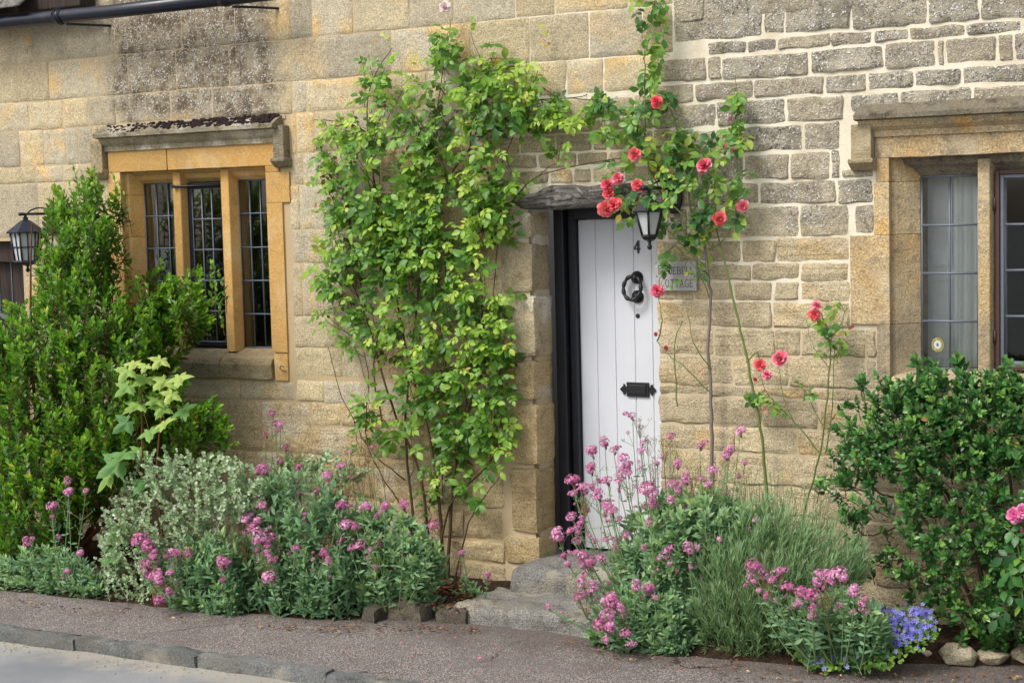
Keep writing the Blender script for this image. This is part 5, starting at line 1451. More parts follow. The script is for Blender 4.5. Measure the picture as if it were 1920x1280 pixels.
# ================================================================ red valerian clumps
def valerian(label, poly, n, Yc, T, heads, cpx, yY, tint=0.0, leaf=0.06, seeds=(), dm=70, fwd=0.2):
    v = thing("valerian_plant", label, "plant", tuple(base_of(cpx, Yc)), "red valerian plants along the cottage front")
    L = Leaves(); st = MB(); ctr = base_of(cpx, Yc)
    for (p, d, u) in (spots(poly, int(n * 1.7), Yc, T, dm, 0.8) if poly else []):
        a = unit(np.array([(p[0] - ctr[0]) * 0.7, -0.25 - 0.3 * u, 0.8]) + rv(0.28)); ln = R.uniform(0.12, 0.2)
        p[2] = max(p[2], 0.05)
        shoot(L, st, p - a * ln, p, R.randint(5, 7), leaf * 1.25 * R.uniform(0.75, 1.15), 0.15 + tint, 0.6 + tint + R.uniform(-.15, .2), 0.95, 'pair', 0.1, 0.002, 0.35, None, 0.3)
    for (x, y, s) in heads:
        Y = float(np.interp(y, yY[0], yY[1])) - fwd + R.uniform(-.04, .04); p = wp(x, y, Y); r = s / 2 / FOC * ((p - CAM) @ _f) * 2.1
        b = np.array([ctr[0] + (p[0] - ctr[0]) * 0.45 + R.uniform(-.06, .06), Yc * 0.6 + Y * 0.4, 0.05])
        bow = np.array([(p[0] - ctr[0]) * 0.08, -0.02, 0.0]); pts = bez(b, p, bow, 8); st.tube(pts, list(np.linspace(0.0034, 0.0018, 8)), 5, False)
        up = unit(pts[-1] - pts[-2] + np.array([0, -0.35, 0.45]) * 0.02)
        put_head(v, p, unit(up + np.array([0, -0.6, 0.5])), r)
        H = p[2] - b[2]
        for q in range(2, 7):                                    # leaves up the flowering stem, with thin side sprigs
            for s_ in (-1, 1):
                o_ = unit(np.array([s_, R.gauss(0, .5), 0.5 + R.gauss(0, .2)])); L.add(pts[q], o_, unit(FACE + rv(0.3)), leaf * (1.0 - 0.11 * q) * R.uniform(.7, 1.1), 0.3 + tint + R.gauss(0, .12), 1.0)
        for q in range(R.randint(4, 7)):
            k = R.randint(4, 6); o_ = pts[k] + unit(np.array([R.gauss(0, 1), R.gauss(0, .6), 1.2])) * R.uniform(.04, .09) * min(1, H / 0.4); st.tube([pts[k], (pts[k] + o_) / 2 + rv(.004), o_], 0.0012, 4, False)
            if R.random() < 0.42: put_head(v, o_, unit(np.array([0, -.6, .7]) + rv(.3)), r * R.uniform(.28, .6))
            else:
                for e in range(5): L.add(o_ + rv(0.006), unit(np.array([R.gauss(0, .5), R.gauss(0, .5), 1])), unit(FACE + rv(.5)), 0.012, 0.2 + R.gauss(0, .1), 0.9)
    if L.P: L.build("foliage", LANCE, M['lf_val'], v)
    st.build("stems", M['stemgreen'], v, True, 'stuff')
    if seeds:                                                     # dry, finely branched seed sprays
        S = MB(); SL = Leaves()
        for (x, y, s) in seeds:
            Y = float(np.interp(y, yY[0], yY[1])) - fwd * 0.8; p = wp(x, y, Y); r = s / 2 / FOC * ((p - CAM) @ _f)
            b = p - np.array([0, 0, r * 1.6])
            S.tube([np.array([ctr[0] + (p[0] - ctr[0]) * .6, Yc, 0.06]), b * [.7, .7, .7] + np.array([ctr[0] + (p[0] - ctr[0]) * .6, Yc, 0.06]) * .3, b], 0.0018, 4, False)
            for k in range(16):
                e = p + np.array([R.gauss(0, r * .5), R.gauss(0, r * .35), R.uniform(-.4, 1) * r]); m_ = b + (e - b) * 0.5 + rv(r * .08); S.tube([b + (e - b) * R.uniform(0, .3), m_, e], 0.0008, 3, False)
                for q in range(7): SL.add(e + rv(r * .13), unit(np.array([R.gauss(0, .7), R.gauss(0, .7), 1])), unit(rv()), R.uniform(.010, .018), R.random(), 0.35)
        S.build("seed_stalks", M['seed'], v, False, 'stuff'); SL.build("seed_spray", T3, M['seed'], v)
    return v
yL = ([770, 860, 950, 1040, 1130], [-0.3, -0.45, -0.68, -0.86, -1.0])
H1 = [(264, 1011, 26), (279, 1025, 22), (287, 1041, 15), (274, 1058, 20), (279, 1078, 14), (292, 1078, 22), (321, 1073, 12), (324, 1033, 12), (332, 1038, 12), (354, 1038, 15), (312, 1042, 10), (299, 1087, 18), (317, 1108, 12), (299, 1125, 18), (418, 1056, 20), (331, 836, 18)]
H2 = [(405, 967, 14), (411, 988, 9), (383, 972, 8), (469, 966, 24), (470, 987, 15), (484, 976, 16), (487, 1006, 24), (500, 998, 12), (504, 1023, 11), (482, 1030, 9), (502, 1038, 12), (507, 1048, 10), (505, 1080, 20), (554, 1028, 13), (606, 1038, 13), (616, 1051, 12),
      (450, 925, 14), (482, 885, 14), (495, 875, 14), (500, 884, 13), (490, 900, 10), (482, 934, 13), (514, 932, 11), (489, 947, 17), (500, 957, 10), (529, 912, 16), (544, 910, 12), (559, 877, 12), (559, 902, 14), (559, 924, 16), (591, 925, 11), (613, 892, 18), (637, 872, 11), (637, 947, 14), (574, 964, 12)]
H3 = [(645, 872, 12), (645, 946, 14), (675, 956, 10), (690, 949, 16), (722, 949, 17), (756, 947, 15), (648, 984, 20), (667, 988, 13), (677, 1020, 18), (813, 984, 18), (698, 838, 9), (657, 846, 9)]
HT = [(510, 776, 13), (517, 794, 12), (527, 794, 14), (499, 815, 8), (537, 850, 14), (534, 838, 12)]
H0 = [(97, 949, 18), (128, 902, 12), (129, 922, 15), (161, 920, 10), (52, 1016, 15), (151, 1036, 13), (128, 1070, 9), (98, 968, 8)]
HS = [(867, 1035, 12), (914, 1077, 11)]
valerian("valerian with pink heads leaning out over the silver leaved plant", [(310, 1178), (300, 1110), (330, 1030), (380, 1000), (440, 1000), (450, 1120), (430, 1178), (370, 1180)], 90, -0.95, 0.1, H1, 340, yL, 0.05, 0.055, [(320, 1100, 40), (290, 1110, 36)], 40)
valerian("broad valerian clump with many pink heads between silver plant and climbing rose", [(400, 1180), (400, 1060), (440, 980), (480, 900), (560, 880), (620, 900), (650, 960), (660, 1060), (655, 1150), (560, 1176), (450, 1180)], 170, -0.78, 0.17, H2, 520, yL, 0.08, 0.06,
         [(430, 1000, 60), (460, 1010, 60), (400, 985, 50), (520, 900, 50), (580, 950, 50), (600, 930, 46), (500, 1060, 50), (560, 870, 40), (450, 860, 44)])
valerian("green valerian clump with flat pink heads at the foot of the climbing rose", [(620, 1165), (630, 1000), (660, 930), (720, 950), (800, 990), (828, 1030), (815, 1080), (805, 1118), (740, 1138), (680, 1158)], 140, -0.62, 0.17, H3, 720, yL, 0.2, 0.065,
         [(680, 880, 70), (650, 900, 60), (700, 900, 50), (720, 880, 44), (660, 860, 50), (690, 840, 40)])
valerian("lone tall valerian spray with pink heads below the leaded window", [(500, 890), (520, 840), (545, 850), (550, 900)], 8, -0.32, 0.05, HT, 520, ([700, 1000], [-0.26, -0.34]), 0.1, 0.05, fwd=0.05)
valerian("valerian sprigs with pink heads in front of the evergreen shrub", [(-30, 1118), (0, 1040), (60, 1025), (110, 1030), (165, 1060), (190, 1100), (180, 1130), (60, 1122)], 85, -0.98, 0.08, H0, 95, ([880, 1080], [-0.9, -1.02]), 0.0, 0.055, (), 40)
valerian("small valerian seedling beside the lower door step", [(850, 1125), (855, 1085), (885, 1080), (908, 1110), (900, 1132)], 14, -0.36, 0.05, HS, 880, ([1000, 1100], [-0.34, -0.4]), 0.0, 0.04, [(862, 1062, 26)], 30)
yR = ([770, 850, 950, 1050, 1130, 1210], [-0.30, -0.38, -0.5, -0.6, -0.7, -0.82])
HR = [(1072, 900, 22), (1088, 914, 18), (1077, 925, 14), (1045, 1003, 22), (1072, 969, 18), (1087, 984, 14), (1070, 994, 13), (1083, 1014, 18), (1080, 1036, 12), (1065, 1056, 12), (1098, 1051, 25), (1107, 878, 18), (1122, 927, 20), (1139, 900, 16), (1140, 946, 22), (1147, 957, 18), (1171, 870, 26), (1177, 884, 18),
      (1214, 917, 28), (1224, 925, 20), (1261, 907, 18), (1276, 910, 18), (1218, 978, 12), (1258, 939, 16), (1208, 1026, 10), (1248, 1040, 17), (1137, 1011, 11), (1186, 779, 13), (1110, 845, 20), (1134, 830, 16), (1150, 843, 13), (1258, 818, 14), (1201, 845, 12), (1204, 830, 9),
      (1337, 882, 18), (1330, 905, 14), (1287, 897, 17), (1315, 897, 10), (1362, 853, 14), (1396, 868, 8), (1325, 966, 13), (1290, 1028, 18), (1350, 1011, 9), (1389, 806, 18), (1369, 843, 14), (1364, 853, 13), (1312, 835, 13), (1270, 870, 14), (1232, 868, 10)]
HF = [(1092, 1095, 18), (1114, 1098, 16), (1085, 1120, 16), (1105, 1107, 14), (1147, 1127, 24), (1164, 1139, 14), (1140, 1152, 26), (1127, 1172, 26), (1144, 1176, 18), (1171, 1186, 16), (1134, 1199, 12), (1179, 1209, 12), (1194, 1097, 17), (1214, 1102, 20), (1226, 1119, 10), (1026, 1137, 10)]
HG = [(1411, 1058, 22), (1409, 1075, 16), (1424, 1065, 13), (1431, 1080, 18), (1455, 1075, 18), (1448, 1087, 14), (1475, 1099, 20), (1416, 1090, 12), (1436, 1119, 10), (1502, 1110, 22), (1527, 1115, 24), (1534, 1073, 14), (1549, 1083, 20), (1534, 1092, 18), (1574, 1075, 26), (1582, 1083, 16), (1602, 1109, 20), (1619, 1139, 18), (1497, 1130, 11), (1525, 1137, 10), (1419, 974, 12)]
valerian("tall valerian with many pink heads spreading in front of the white door", [(1130, 1130), (1150, 1040), (1185, 970), (1240, 930), (1300, 915), (1370, 930), (1420, 970), (1400, 1030), (1310, 1060), (1280, 1120), (1200, 1150)], 190, -0.55, 0.18, HR, 1290, yR, 0.02, 0.06,
         [(1260, 850, 50), (1245, 840, 40), (1290, 930, 46), (1180, 910, 44), (1225, 880, 44), (1300, 890, 40), (1095, 950, 34), (1330, 930, 44), (1200, 800, 30), (1215, 830, 36)])
valerian("low valerian with heavy pink heads beside the lower door step", [(1095, 1215), (1110, 1150), (1160, 1110), (1220, 1090), (1280, 1120), (1310, 1200), (1280, 1248), (1150, 1238)], 110, -0.7, 0.13, HF, 1210, yR, 0.02, 0.06, [(1170, 1150, 40), (1100, 1130, 36)], 45)
valerian("blue green valerian with pink heads between lavender and violet bellflowers", [(1470, 1140), (1520, 1110), (1600, 1110), (1655, 1150), (1668, 1200), (1600, 1225), (1510, 1215)], 75, -0.72, 0.12, HG, 1560, ([970, 1050, 1140], [-0.5, -0.64, -0.78]), 0.0, 0.065, [(1440, 1100, 40), (1550, 1130, 30)], 45)

# ================================================================ lavender mass
lv = thing("lavender_plant", "dense mound of narrow grey green lavender stems beside the white door", "plant", tuple(base_of(1400, -0.55)))
L = Leaves(); st = MB(); LP = [(1265, 1130), (1285, 1060), (1315, 1000), (1365, 955), (1430, 925), (1500, 960), (1570, 985), (1620, 1010), (1640, 1060), (1560, 1100), (1500, 1150), (1480, 1225), (1400, 1256), (1310, 1240), (1270, 1190)]
ctr = base_of(1400, -0.52)
for (p, d, u) in spots(LP, 900, -0.57, 0.22, 70, 0.75):
    hgt = min(1, max(0, p[2] / 0.55))
    a = unit(np.array([(p[0] - ctr[0]) * 0.9, -0.55 * max(0, u) * (1.3 - hgt), 0.35 + 0.8 * hgt]) + rv(0.14)); ln = R.uniform(0.13, 0.22)
    p[2] = max(p[2], 0.03)
    shoot(L, st, p - a * ln, p, R.randint(6, 9), R.uniform(0.05, 0.075), 0.1, 0.5 + R.uniform(0, .35), 0.5, 'pair', 0.1, 0.0012, 0.2, None, 0.25)
for (p, d, u) in spots([(1240, 1010), (1300, 930), (1400, 870), (1520, 900), (1600, 960), (1620, 1010), (1400, 990)], 240, -0.45, 0.15, 60, 0.5):
    a = unit(np.array([(p[0] - ctr[0]) * 0.5, -0.15, 1]) + rv(0.1)); st.tube([p - a * 0.3, p - a * 0.12 + rv(.006), p], 0.0012, 3, False)
    for q in range(4): L.add(p - a * 0.01 * q, unit(a + rv(.3)), unit(FACE + rv(.4)), 0.018, 0.8, 2.0)
L.build("foliage", leaf_shape(3, 0.085, 0.5, 0.1, 0.12), M['lf_lav'], lv)
st.build("stems", M['stemgreen'], lv, True, 'stuff')

# ================================================================ violet bellflowers
cp = thing("bellflower_plant", "low trailing bellflower covered in small violet stars at the bed edge", "plant", tuple(base_of(1650, -0.68)))
L = Leaves()
CP = [(1485, 1225), (1500, 1180), (1560, 1160), (1640, 1130), (1745, 1135), (1762, 1190), (1720, 1215), (1660, 1246), (1530, 1256)]
V0 = []; F0 = []
for k in range(5):
    t = 2 * math.pi * k / 5; b0 = len(V0); c_, s_ = math.cos(t), math.sin(t)
    V0 += [(0, 0, -0.25), (c_ * .55 - s_ * .24, s_ * .55 + c_ * .24, 0.02), (c_, s_, 0.05), (c_ * .55 + s_ * .24, s_ * .55 - c_ * .24, 0.02)]; F0 += [(b0, b0 + 3, b0 + 2), (b0, b0 + 2, b0 + 1)]
FM = []
for tn in (0.2, 0.45, 0.7, 0.95):
    o = trimesh("flower_shape", np.array(V0, float), np.array(F0), np.full(len(V0), tn), M['violet'], None, local=True, smooth=False); FM.append(o.data); bpy.data.objects.remove(o)
def low_y(y): return float(np.interp(y, [1110, 1140, 1190, 1250], [-0.42, -0.5, -0.66, -0.84]))
off = np.array(origin(cp))
def low_spot(poly):
    while True:
        x, y = R.uniform(1480, 1760), R.uniform(1110, 1256)
        if inpoly(poly, x, y): break
    p = wp(x, y, low_y(y) + R.uniform(-.03, .03)); p[2] = max(p[2], 0.02); return p, x, y
for k in range(900):
    p, x, y = low_spot(CP); L.add(p - np.array([0, -0.02, 0.015]), unit(np.array([R.gauss(0, .7), -0.5, R.gauss(0, .5)])), unit(FACE + rv(.4)), R.uniform(.018, .03), R.uniform(.1, .9), 1.1)
L.build("foliage", leaf_shape(4, 0.8, 0.3, 0.2, 0.15), M['lf_camp'], cp)
for k in range(280):
    p, x, y = low_spot([(1640, 1140), (1750, 1140), (1756, 1185), (1700, 1210), (1650, 1205), (1620, 1160)] if k < 150 else CP)
    o = bpy.data.objects.new("flower", FM[R.randint(0, 3)]); COL.objects.link(o); o.parent = cp; f = unit(np.array([0.1, -0.8, 0.6]) + rv(.45)); x_ = unit(np.cross(f, rv())); y_ = np.cross(f, x_); Rm = np.stack([x_, y_, f], 1) * R.uniform(.011, .017)
    p = p - f * -0.012; o.matrix_local = Matrix([[*Rm[0], p[0] - off[0]], [*Rm[1], p[1] - off[1]], [*Rm[2], p[2] - off[2]], [0, 0, 0, 1]])

# ================================================================ climbing rose left of the door
cr_ = thing("climbing_rose", "large green climbing rose with one white bloom on the wall left of the door", "climber", tuple(base_of(825, -0.12)))
st = MB(); SP = Sprays()
def cane(st, pxs, r0, r1, Y0=-0.06, bulge=0.06, n=5, wob=0.006):
    P = [wp(x, y, Y0 - bulge * math.sin(math.pi * i / (len(pxs) - 1) * 0.9 + 0.2)) for i, (x, y) in enumerate(pxs)]
    Q = []
    for i in range(len(P) - 1):
        a, b = P[i], P[i + 1]; pa = P[max(0, i - 1)]; pb = P[min(len(P) - 1, i + 2)]
        for k in range(5):
            t = k / 5; Q.append(0.5 * ((2 * a) + (b - pa) * t + (2 * pa - 5 * a + 4 * b - pb) * t * t + (3 * a - pa - 3 * b + pb) * t ** 3) + rv(wob * 0.4))
    Q.append(P[-1]); st.tube(Q, list(np.linspace(r0, r1, len(Q))), n, False); return Q
canes = [[(830, 1122), (825, 950), (800, 800), (760, 650), (735, 500), (700, 330), (690, 180), (735, 90)], [(810, 1122), (790, 900), (735, 760), (690, 600), (660, 450), (640, 300), (610, 230)],
         [(838, 1122), (850, 900), (880, 760), (905, 600), (890, 450), (880, 300), (900, 130), (950, 110)], [(800, 1122), (770, 930), (760, 780), (780, 600), (800, 400), (820, 200), (845, 45)],
         [(815, 1122), (842, 950), (928, 850), (938, 700), (925, 560), (935, 440)], [(845, 1122), (880, 980), (942, 885)], [(790, 1000), (720, 900), (680, 820), (640, 740), (615, 650)], [(690, 600), (640, 480), (600, 380)],
         [(800, 400), (880, 280), (980, 200), (1060, 185), (1130, 190)], [(720, 800), (700, 680), (730, 560), (760, 450), (800, 300)], [(830, 900), (840, 760), (830, 600), (850, 450), (930, 330), (1010, 130)],
         [(760, 900), (690, 830), (690, 700), (655, 560)], [(885, 450), (960, 378), (1010, 330), (1130, 302), (1230, 288)], [(870, 800), (930, 780), (955, 720)], [(735, 500), (670, 420), (615, 360), (600, 330)], [(690, 250), (650, 230), (590, 225)]]
CQ = []
for i, c in enumerate(canes): CQ += cane(st, c, [0.011, 0.009, 0.011, 0.009, 0.008, 0.007][i] if i < 6 else 0.005, 0.002, -0.05, 0.07)
CQ = np.array(CQ)
polys = [([(590, 240), (640, 205), (680, 135), (720, 100), (780, 135), (830, 60), (860, 35), (880, 75), (960, 100), (975, 135), (1010, 135), (1020, 175), (1060, 200), (1065, 250), (1000, 290), (960, 345), (960, 420), (880, 440), (760, 440), (650, 430), (600, 385), (625, 300)], 640, 0.14, 80),
         ([(602, 350), (960, 385), (950, 520), (958, 600), (950, 690), (880, 720), (760, 740), (690, 700), (645, 640), (625, 560), (612, 450)], 500, 0.13, 80), ([(625, 610), (690, 560), (800, 560), (945, 660), (962, 760), (900, 800), (780, 800), (690, 790), (645, 720)], 150, 0.12, 60),
         ([(650, 770), (800, 780), (960, 730), (960, 850), (900, 900), (800, 940), (740, 890), (680, 850)], 85, 0.08, 50), ([(1010, 185), (1090, 195), (1100, 250), (1040, 262)], 34, 0.06, 30), ([(575, 240), (620, 225), (640, 420), (625, 640), (590, 600), (595, 380)], 75, 0.08, 30), ([(680, 80), (760, 90), (830, 30), (880, 45), (980, 90), (1000, 150), (800, 180), (680, 170)], 75, 0.06, 30)]
for (poly, n, T, dm) in polys:
    for (p, d, u) in spots(poly, max(6, n // 5), -0.12, T, dm, 0.6):
        k = np.argmin(((CQ - p) ** 2).sum(1)); q = CQ[max(0, k - R.randint(1, 4))]
        if np.linalg.norm(q - p) > 0.38: q = CQ[k]
        if np.linalg.norm(q - p) > 0.38: q = p + np.array([R.uniform(-.05, .05), 0.03, -0.2])
        ax = unit(p - q + np.array([0, -0.04, 0.05]) + rv(0.04)); ln = R.uniform(.14, .26); b0 = p - ax * ln
        st.tube([q, (q + b0) / 2 + rv(.01), b0, p - ax * ln * .5 + rv(.006), p], [.0026, .0023, .002, .0016, .0011], 4, False)
        young = R.choice((0.06, 0.12, 0.2, 0.28, 0.36, 0.5)) + (0.12 if d < 0.25 else 0)
        nl = R.randint(4, 7); sz0 = R.uniform(.09, .165)
        for i in range(nl):
            t = (i + 0.6) / nl; b1 = b0 + (p - b0) * t + rv(.004); sd = 1 if i % 2 else -1
            side = unit(np.cross(ax, FACE)) * sd
            dn = unit(side * 0.75 + ax * 0.35 + np.array([0, -0.35, -0.35]) + rv(.28)); nn = unit(FACE + rv(0.28) + side * 0.15)
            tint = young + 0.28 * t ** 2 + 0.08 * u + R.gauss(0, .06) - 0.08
            if R.random() < 0.014: tint = 0.92
            SP.add(b1, dn, nn, sz0 * R.uniform(.7, 1.1) * (1 - .3 * t), tint)
for (x, y) in [(735, 75), (690, 90), (770, 125), (600, 330), (590, 405), (690, 330), (620, 330), (655, 345), (1035, 90), (1030, 70)]:       # bronze young tips
    p = wp(x, y, -0.06); SP.add(p, unit(np.array([R.gauss(0, .4), -.3, .6])), unit(FACE + rv(.3)), 0.07, 0.95)
SP.build(cr_, M['lf_rose'], 300)
st.build("canes", M['bark'], cr_, True)
put_bloom("white_bloom", cr_, wp(835, 15, -0.1), (0.25, -1, 0.25), 0.036, 'open', M['petalwhite']); put_bloom("faded_bloom", cr_, wp(893, 178, -0.22), (0.1, -1, 0.1), 0.018, 'bud', M['petalwhite'])

# ================================================================ red roses right of the door
rr_ = thing("red_rose", "leggy rose with coral red blooms trained over the door lintel and wall", "rose", tuple(base_of(1345, -0.1)))
sg, sn = MB(), MB(); SP = Sprays(); CQ = []
CQ += cane(sg, [(1342, 1150), (1337, 880), (1333, 760), (1328, 640), (1333, 560), (1325, 500), (1318, 440), (1296, 400), (1288, 330), (1272, 250), (1250, 180)], 0.0105, 0.003, -0.05, 0.05, 6)
CQ += cane(sn, [(1450, 1150), (1437, 920), (1425, 800), (1402, 680), (1380, 580), (1358, 490), (1345, 430), (1338, 300)], 0.009, 0.003, -0.06, 0.06, 6)
for c in ([(1330, 735), (1285, 690), (1255, 665), (1232, 640)], [(1232, 640), (1240, 600), (1235, 560)], [(1318, 440), (1240, 365), (1180, 335), (1145, 390)], [(1240, 365), (1210, 290), (1210, 200), (1210, 110), (1224, 40), (1232, -30)], [(1330, 470), (1375, 420), (1386, 300), (1384, 220), (1379, 140)],
          [(1210, 290), (1170, 230), (1110, 215), (1080, 240)], [(1325, 500), (1280, 460), (1250, 430)], [(1332, 560), (1310, 510), (1265, 460)], [(1296, 400), (1330, 350), (1322, 320)], [(1345, 430), (1350, 415)], [(1270, 760), (1265, 650), (1280, 600)], [(1333, 690), (1300, 640), (1290, 580)],
          [(1230, 300), (1190, 300), (1150, 345)], [(1250, 190), (1235, 195)], [(1400, 680), (1420, 660), (1425, 690)]):
    CQ += cane(sn, c, 0.0042, 0.0018, -0.09, 0.05, 5)
CQ = np.array(CQ)
for (poly, n, T) in (([(1085, 195), (1180, 165), (1240, 150), (1282, 195), (1290, 260), (1290, 330), (1230, 330), (1180, 270), (1100, 258)], 68, 0.08), ([(1260, 250), (1330, 262), (1370, 240), (1408, 260), (1410, 350), (1385, 425), (1300, 455), (1250, 400)], 62, 0.08), ([(1182, -20), (1250, -20), (1240, 100), (1262, 150), (1195, 150), (1182, 60)], 24, 0.04),
                     ([(1372, 170), (1400, 182), (1408, 260), (1372, 260)], 10, 0.03), ([(1240, 440), (1330, 440), (1330, 555), (1240, 560)], 9, 0.05), ([(1130, 300), (1240, 320), (1240, 440), (1160, 440)], 20, 0.08), ([(1185, 335), (1262, 335), (1262, 385), (1200, 385)], 9, 0.02)):
    for (p, d, u) in spots(poly, n, -0.11 if n != 9 or T > .03 else -0.4, T, 50, 0.5):
        dn = unit(np.array([R.gauss(0, .6), -0.5, -0.15 + R.gauss(0, .5)])); nn = unit(FACE + rv(0.35)); tint = R.choice((0.15, 0.3, 0.45, 0.6, 0.7, 0.78)) + R.gauss(0, .06)
        if R.random() < 0.05: tint = 0.93
        sz = R.uniform(.09, .13); base = p - dn * sz * 0.6; k = np.argmin(((CQ - base) ** 2).sum(1)); q = CQ[k]
        if np.linalg.norm(q - base) < 0.3: sn.tube([q, (q + base) / 2 + np.array([0, -0.01, 0.01]), base], [0.002, 0.0016, 0.0012], 4, False)
        SP.add(base, dn, nn, sz, tint)
SP.build(rr_, M['lf_red'], 260)
sg.build("old_cane", M['barkgrey'], rr_, True); sn.build("green_canes", M['canegreen'], rr_, True)
for (x, y, s, kd, m_, Y) in [(1231, 191, 13, 'loose', 'petalred', -.25), (1190, 289, 15, 'open', 'petalred', -.26), (1138, 348, 15, 'loose', 'petal', -.2), (1158, 335, 13, 'loose', 'petal', -.18), (1141, 362, 12, 'loose', 'petalred', -.2), (1136, 392, 17, 'loose', 'petalred', -.24), (1152, 384, 15, 'loose', 'petalred', -.24),
                             (1195, 347, 13, 'loose', 'petalred', -.25), (1208, 362, 9, 'bud', 'petal', -.25), (1321, 311, 16, 'open', 'petal', -.25), (1316, 328, 7, 'bud', 'petalred', -.24), (1348, 410, 16, 'open', 'petalred', -.25), (1393, 386, 12, 'open', 'petal', -.24), (1380, 424, 6, 'bud', 'petalred', -.12),
                             (1232, 545, 14, 'loose', 'petal', -.12), (1230, 630, 9, 'bud', 'petalred', -.12), (1250, 657, 11, 'bud', 'petal', -.11), (1370, 228, 9, 'bud', 'petalpink', -.1), (1245, 362, 8, 'bud', 'petalred', -.16), (1172, 238, 6, 'bud', 'petal', -.14)]:
    p = wp(x, y, Y); f = unit(np.array([0.35, -1, 0.35]) + rv(.25)); put_bloom("bloom", rr_, p, f if kd != 'bud' else unit(np.array([0, -.5, 1]) + rv(.2)), s * 0.98 / FOC * ((p - CAM) @ _f), kd, M[m_])
r2 = thing("red_rose", "slim young rose with coral and pink blooms between the plaque and the right window", "rose", tuple(base_of(1510, -0.1)))
sn = MB(); SP = Sprays(); CQ = []
for c, r0 in (([(1490, 1150), (1505, 980), (1537, 850), (1553, 720), (1556, 640), (1540, 590), (1530, 580)], .006), ([(1556, 640), (1580, 600), (1588, 570)], .003), ([(1548, 850), (1560, 760), (1566, 650), (1590, 660)], .0035), ([(1537, 850), (1490, 790), (1468, 740), (1462, 690)], .004), ([(1490, 790), (1440, 740), (1425, 700)], .003),
              ([(1556, 690), (1525, 650), (1512, 600)], .0025), ([(1545, 800), (1500, 720), (1470, 700)], .0025), ([(1555, 680), (1580, 650), (1590, 660)], .0025)):
    CQ += cane(sn, c, r0, r0 * .4, -0.06, 0.05, 5)
CQ = np.array(CQ)
for (poly, n) in (([(1512, 575), (1600, 560), (1595, 670), (1540, 680), (1512, 640)], 17), ([(1405, 725), (1480, 735), (1500, 770), (1400, 785)], 10), ([(1495, 700), (1530, 740), (1500, 760)], 3)):
    for (p, d, u) in spots(poly, n, -0.1, 0.05, 40, 0.5):
        dn = unit(np.array([R.gauss(0, .6), -0.5, R.gauss(0, .4)])); SP.add(p - dn * .05, dn, unit(FACE + rv(.35)), R.uniform(.07, .1), R.choice((.2, .4, .6, .75, .93)))
        q = CQ[np.argmin(((CQ - p) ** 2).sum(1))]; sn.tube([q, (q + p - dn * .05) / 2, p - dn * .05], .0014, 4, False)
SP.build(r2, M['lf_red'], 60); sn.build("canes", M['canegreen'], r2, True)
for (x, y, s, kd, m_) in [(1527, 590, 12, 'loose', 'petalred'), (1531, 573, 10, 'loose', 'petal'), (1425, 684, 12, 'loose', 'petalred'), (1463, 673, 16, 'open', 'petal'), (1417, 711, 11, 'bud', 'petalred'), (1438, 703, 11, 'loose', 'petal')]:
    p = wp(x, y, -.13); put_bloom("bloom", r2, p, unit(np.array([0.3, -1, 0.4]) + rv(.25)), s * 1.0 / FOC * ((p - CAM) @ _f), kd, M[m_])

# ================================================================ dark glossy bush on the right
bu = thing("glossy_bush", "dense dark green glossy bush under the right window", "shrub", tuple(base_of(1820, -0.3)))
L = Leaves(); st = MB(); ctr = base_of(1820, -0.25) + np.array([0, 0, 0.6])
BP = [(1560, 885), (1582, 810), (1622, 735), (1690, 703), (1740, 692), (1850, 697), (2060, 690), (2060, 1240), (1890, 1215), (1790, 1200), (1760, 1150), (1700, 1120), (1640, 1050), (1650, 1000), (1590, 985), (1565, 950)]
BPt = [(1600, 800), (1640, 735), (1740, 695), (1850, 698), (2060, 692), (2060, 860), (1800, 880), (1640, 870)]
BPx = [(1535, 900), (1560, 800), (1600, 715), (1690, 672), (1760, 668), (1860, 672), (2060, 665), (2060, 760), (1700, 780), (1640, 900), (1640, 1080), (1560, 990)]
BPg = [(1575, 900), (1640, 880), (1700, 960), (1690, 1040), (1640, 1040), (1600, 980)]
for (poly, n, bi) in ((BP, 880, .7), (BPt, 260, .75), (BPx, 110, .4)):
    for (p, d, u) in spots(poly, n, -0.28, 0.23, 90, bi):
        if inpoly(BPg, *topx(p)) and R.random() < 0.7: continue
        a = unit((p - ctr) * [0.8, 0.8, 0.5] + np.array([0, -0.3, 0.35]) + rv(.3)); ln = R.uniform(.08, .15)
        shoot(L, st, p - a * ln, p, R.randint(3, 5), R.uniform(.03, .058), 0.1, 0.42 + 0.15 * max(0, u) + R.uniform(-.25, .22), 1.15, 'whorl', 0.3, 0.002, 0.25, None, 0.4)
for k in range(9): L.T[R.randrange(len(L.T))] = 1.2
L.build("foliage", T4, M['lf_bush'], bu)
for c in ([(1850, 1215), (1800, 1080), (1720, 960), (1640, 915), (1590, 880)], [(1860, 1215), (1820, 1000), (1740, 880), (1680, 800), (1640, 760)], [(1870, 1215), (1850, 1000), (1800, 850), (1760, 740)], [(1890, 1215), (1900, 950), (1880, 760)], [(1720, 960), (1650, 1000), (1610, 1000)], [(1740, 880), (1660, 880), (1600, 830)],
          [(1800, 1080), (1700, 1060), (1660, 1020)], [(1860, 1215), (1790, 1120), (1750, 1060), (1700, 1000)], [(1680, 800), (1720, 760), (1800, 740)], [(1640, 915), (1620, 960), (1580, 970)]):
    cane(st, c, 0.012 if c[0][1] > 1200 else 0.006, 0.003, -0.18, 0.1, 6, 0.012)
st.build("branches", M['bark'], bu, True, 'stuff')
pk = thing("pink_rose", "bright pink rose blooming at the right edge of the bush", "rose", tuple(base_of(1905, -0.42)))
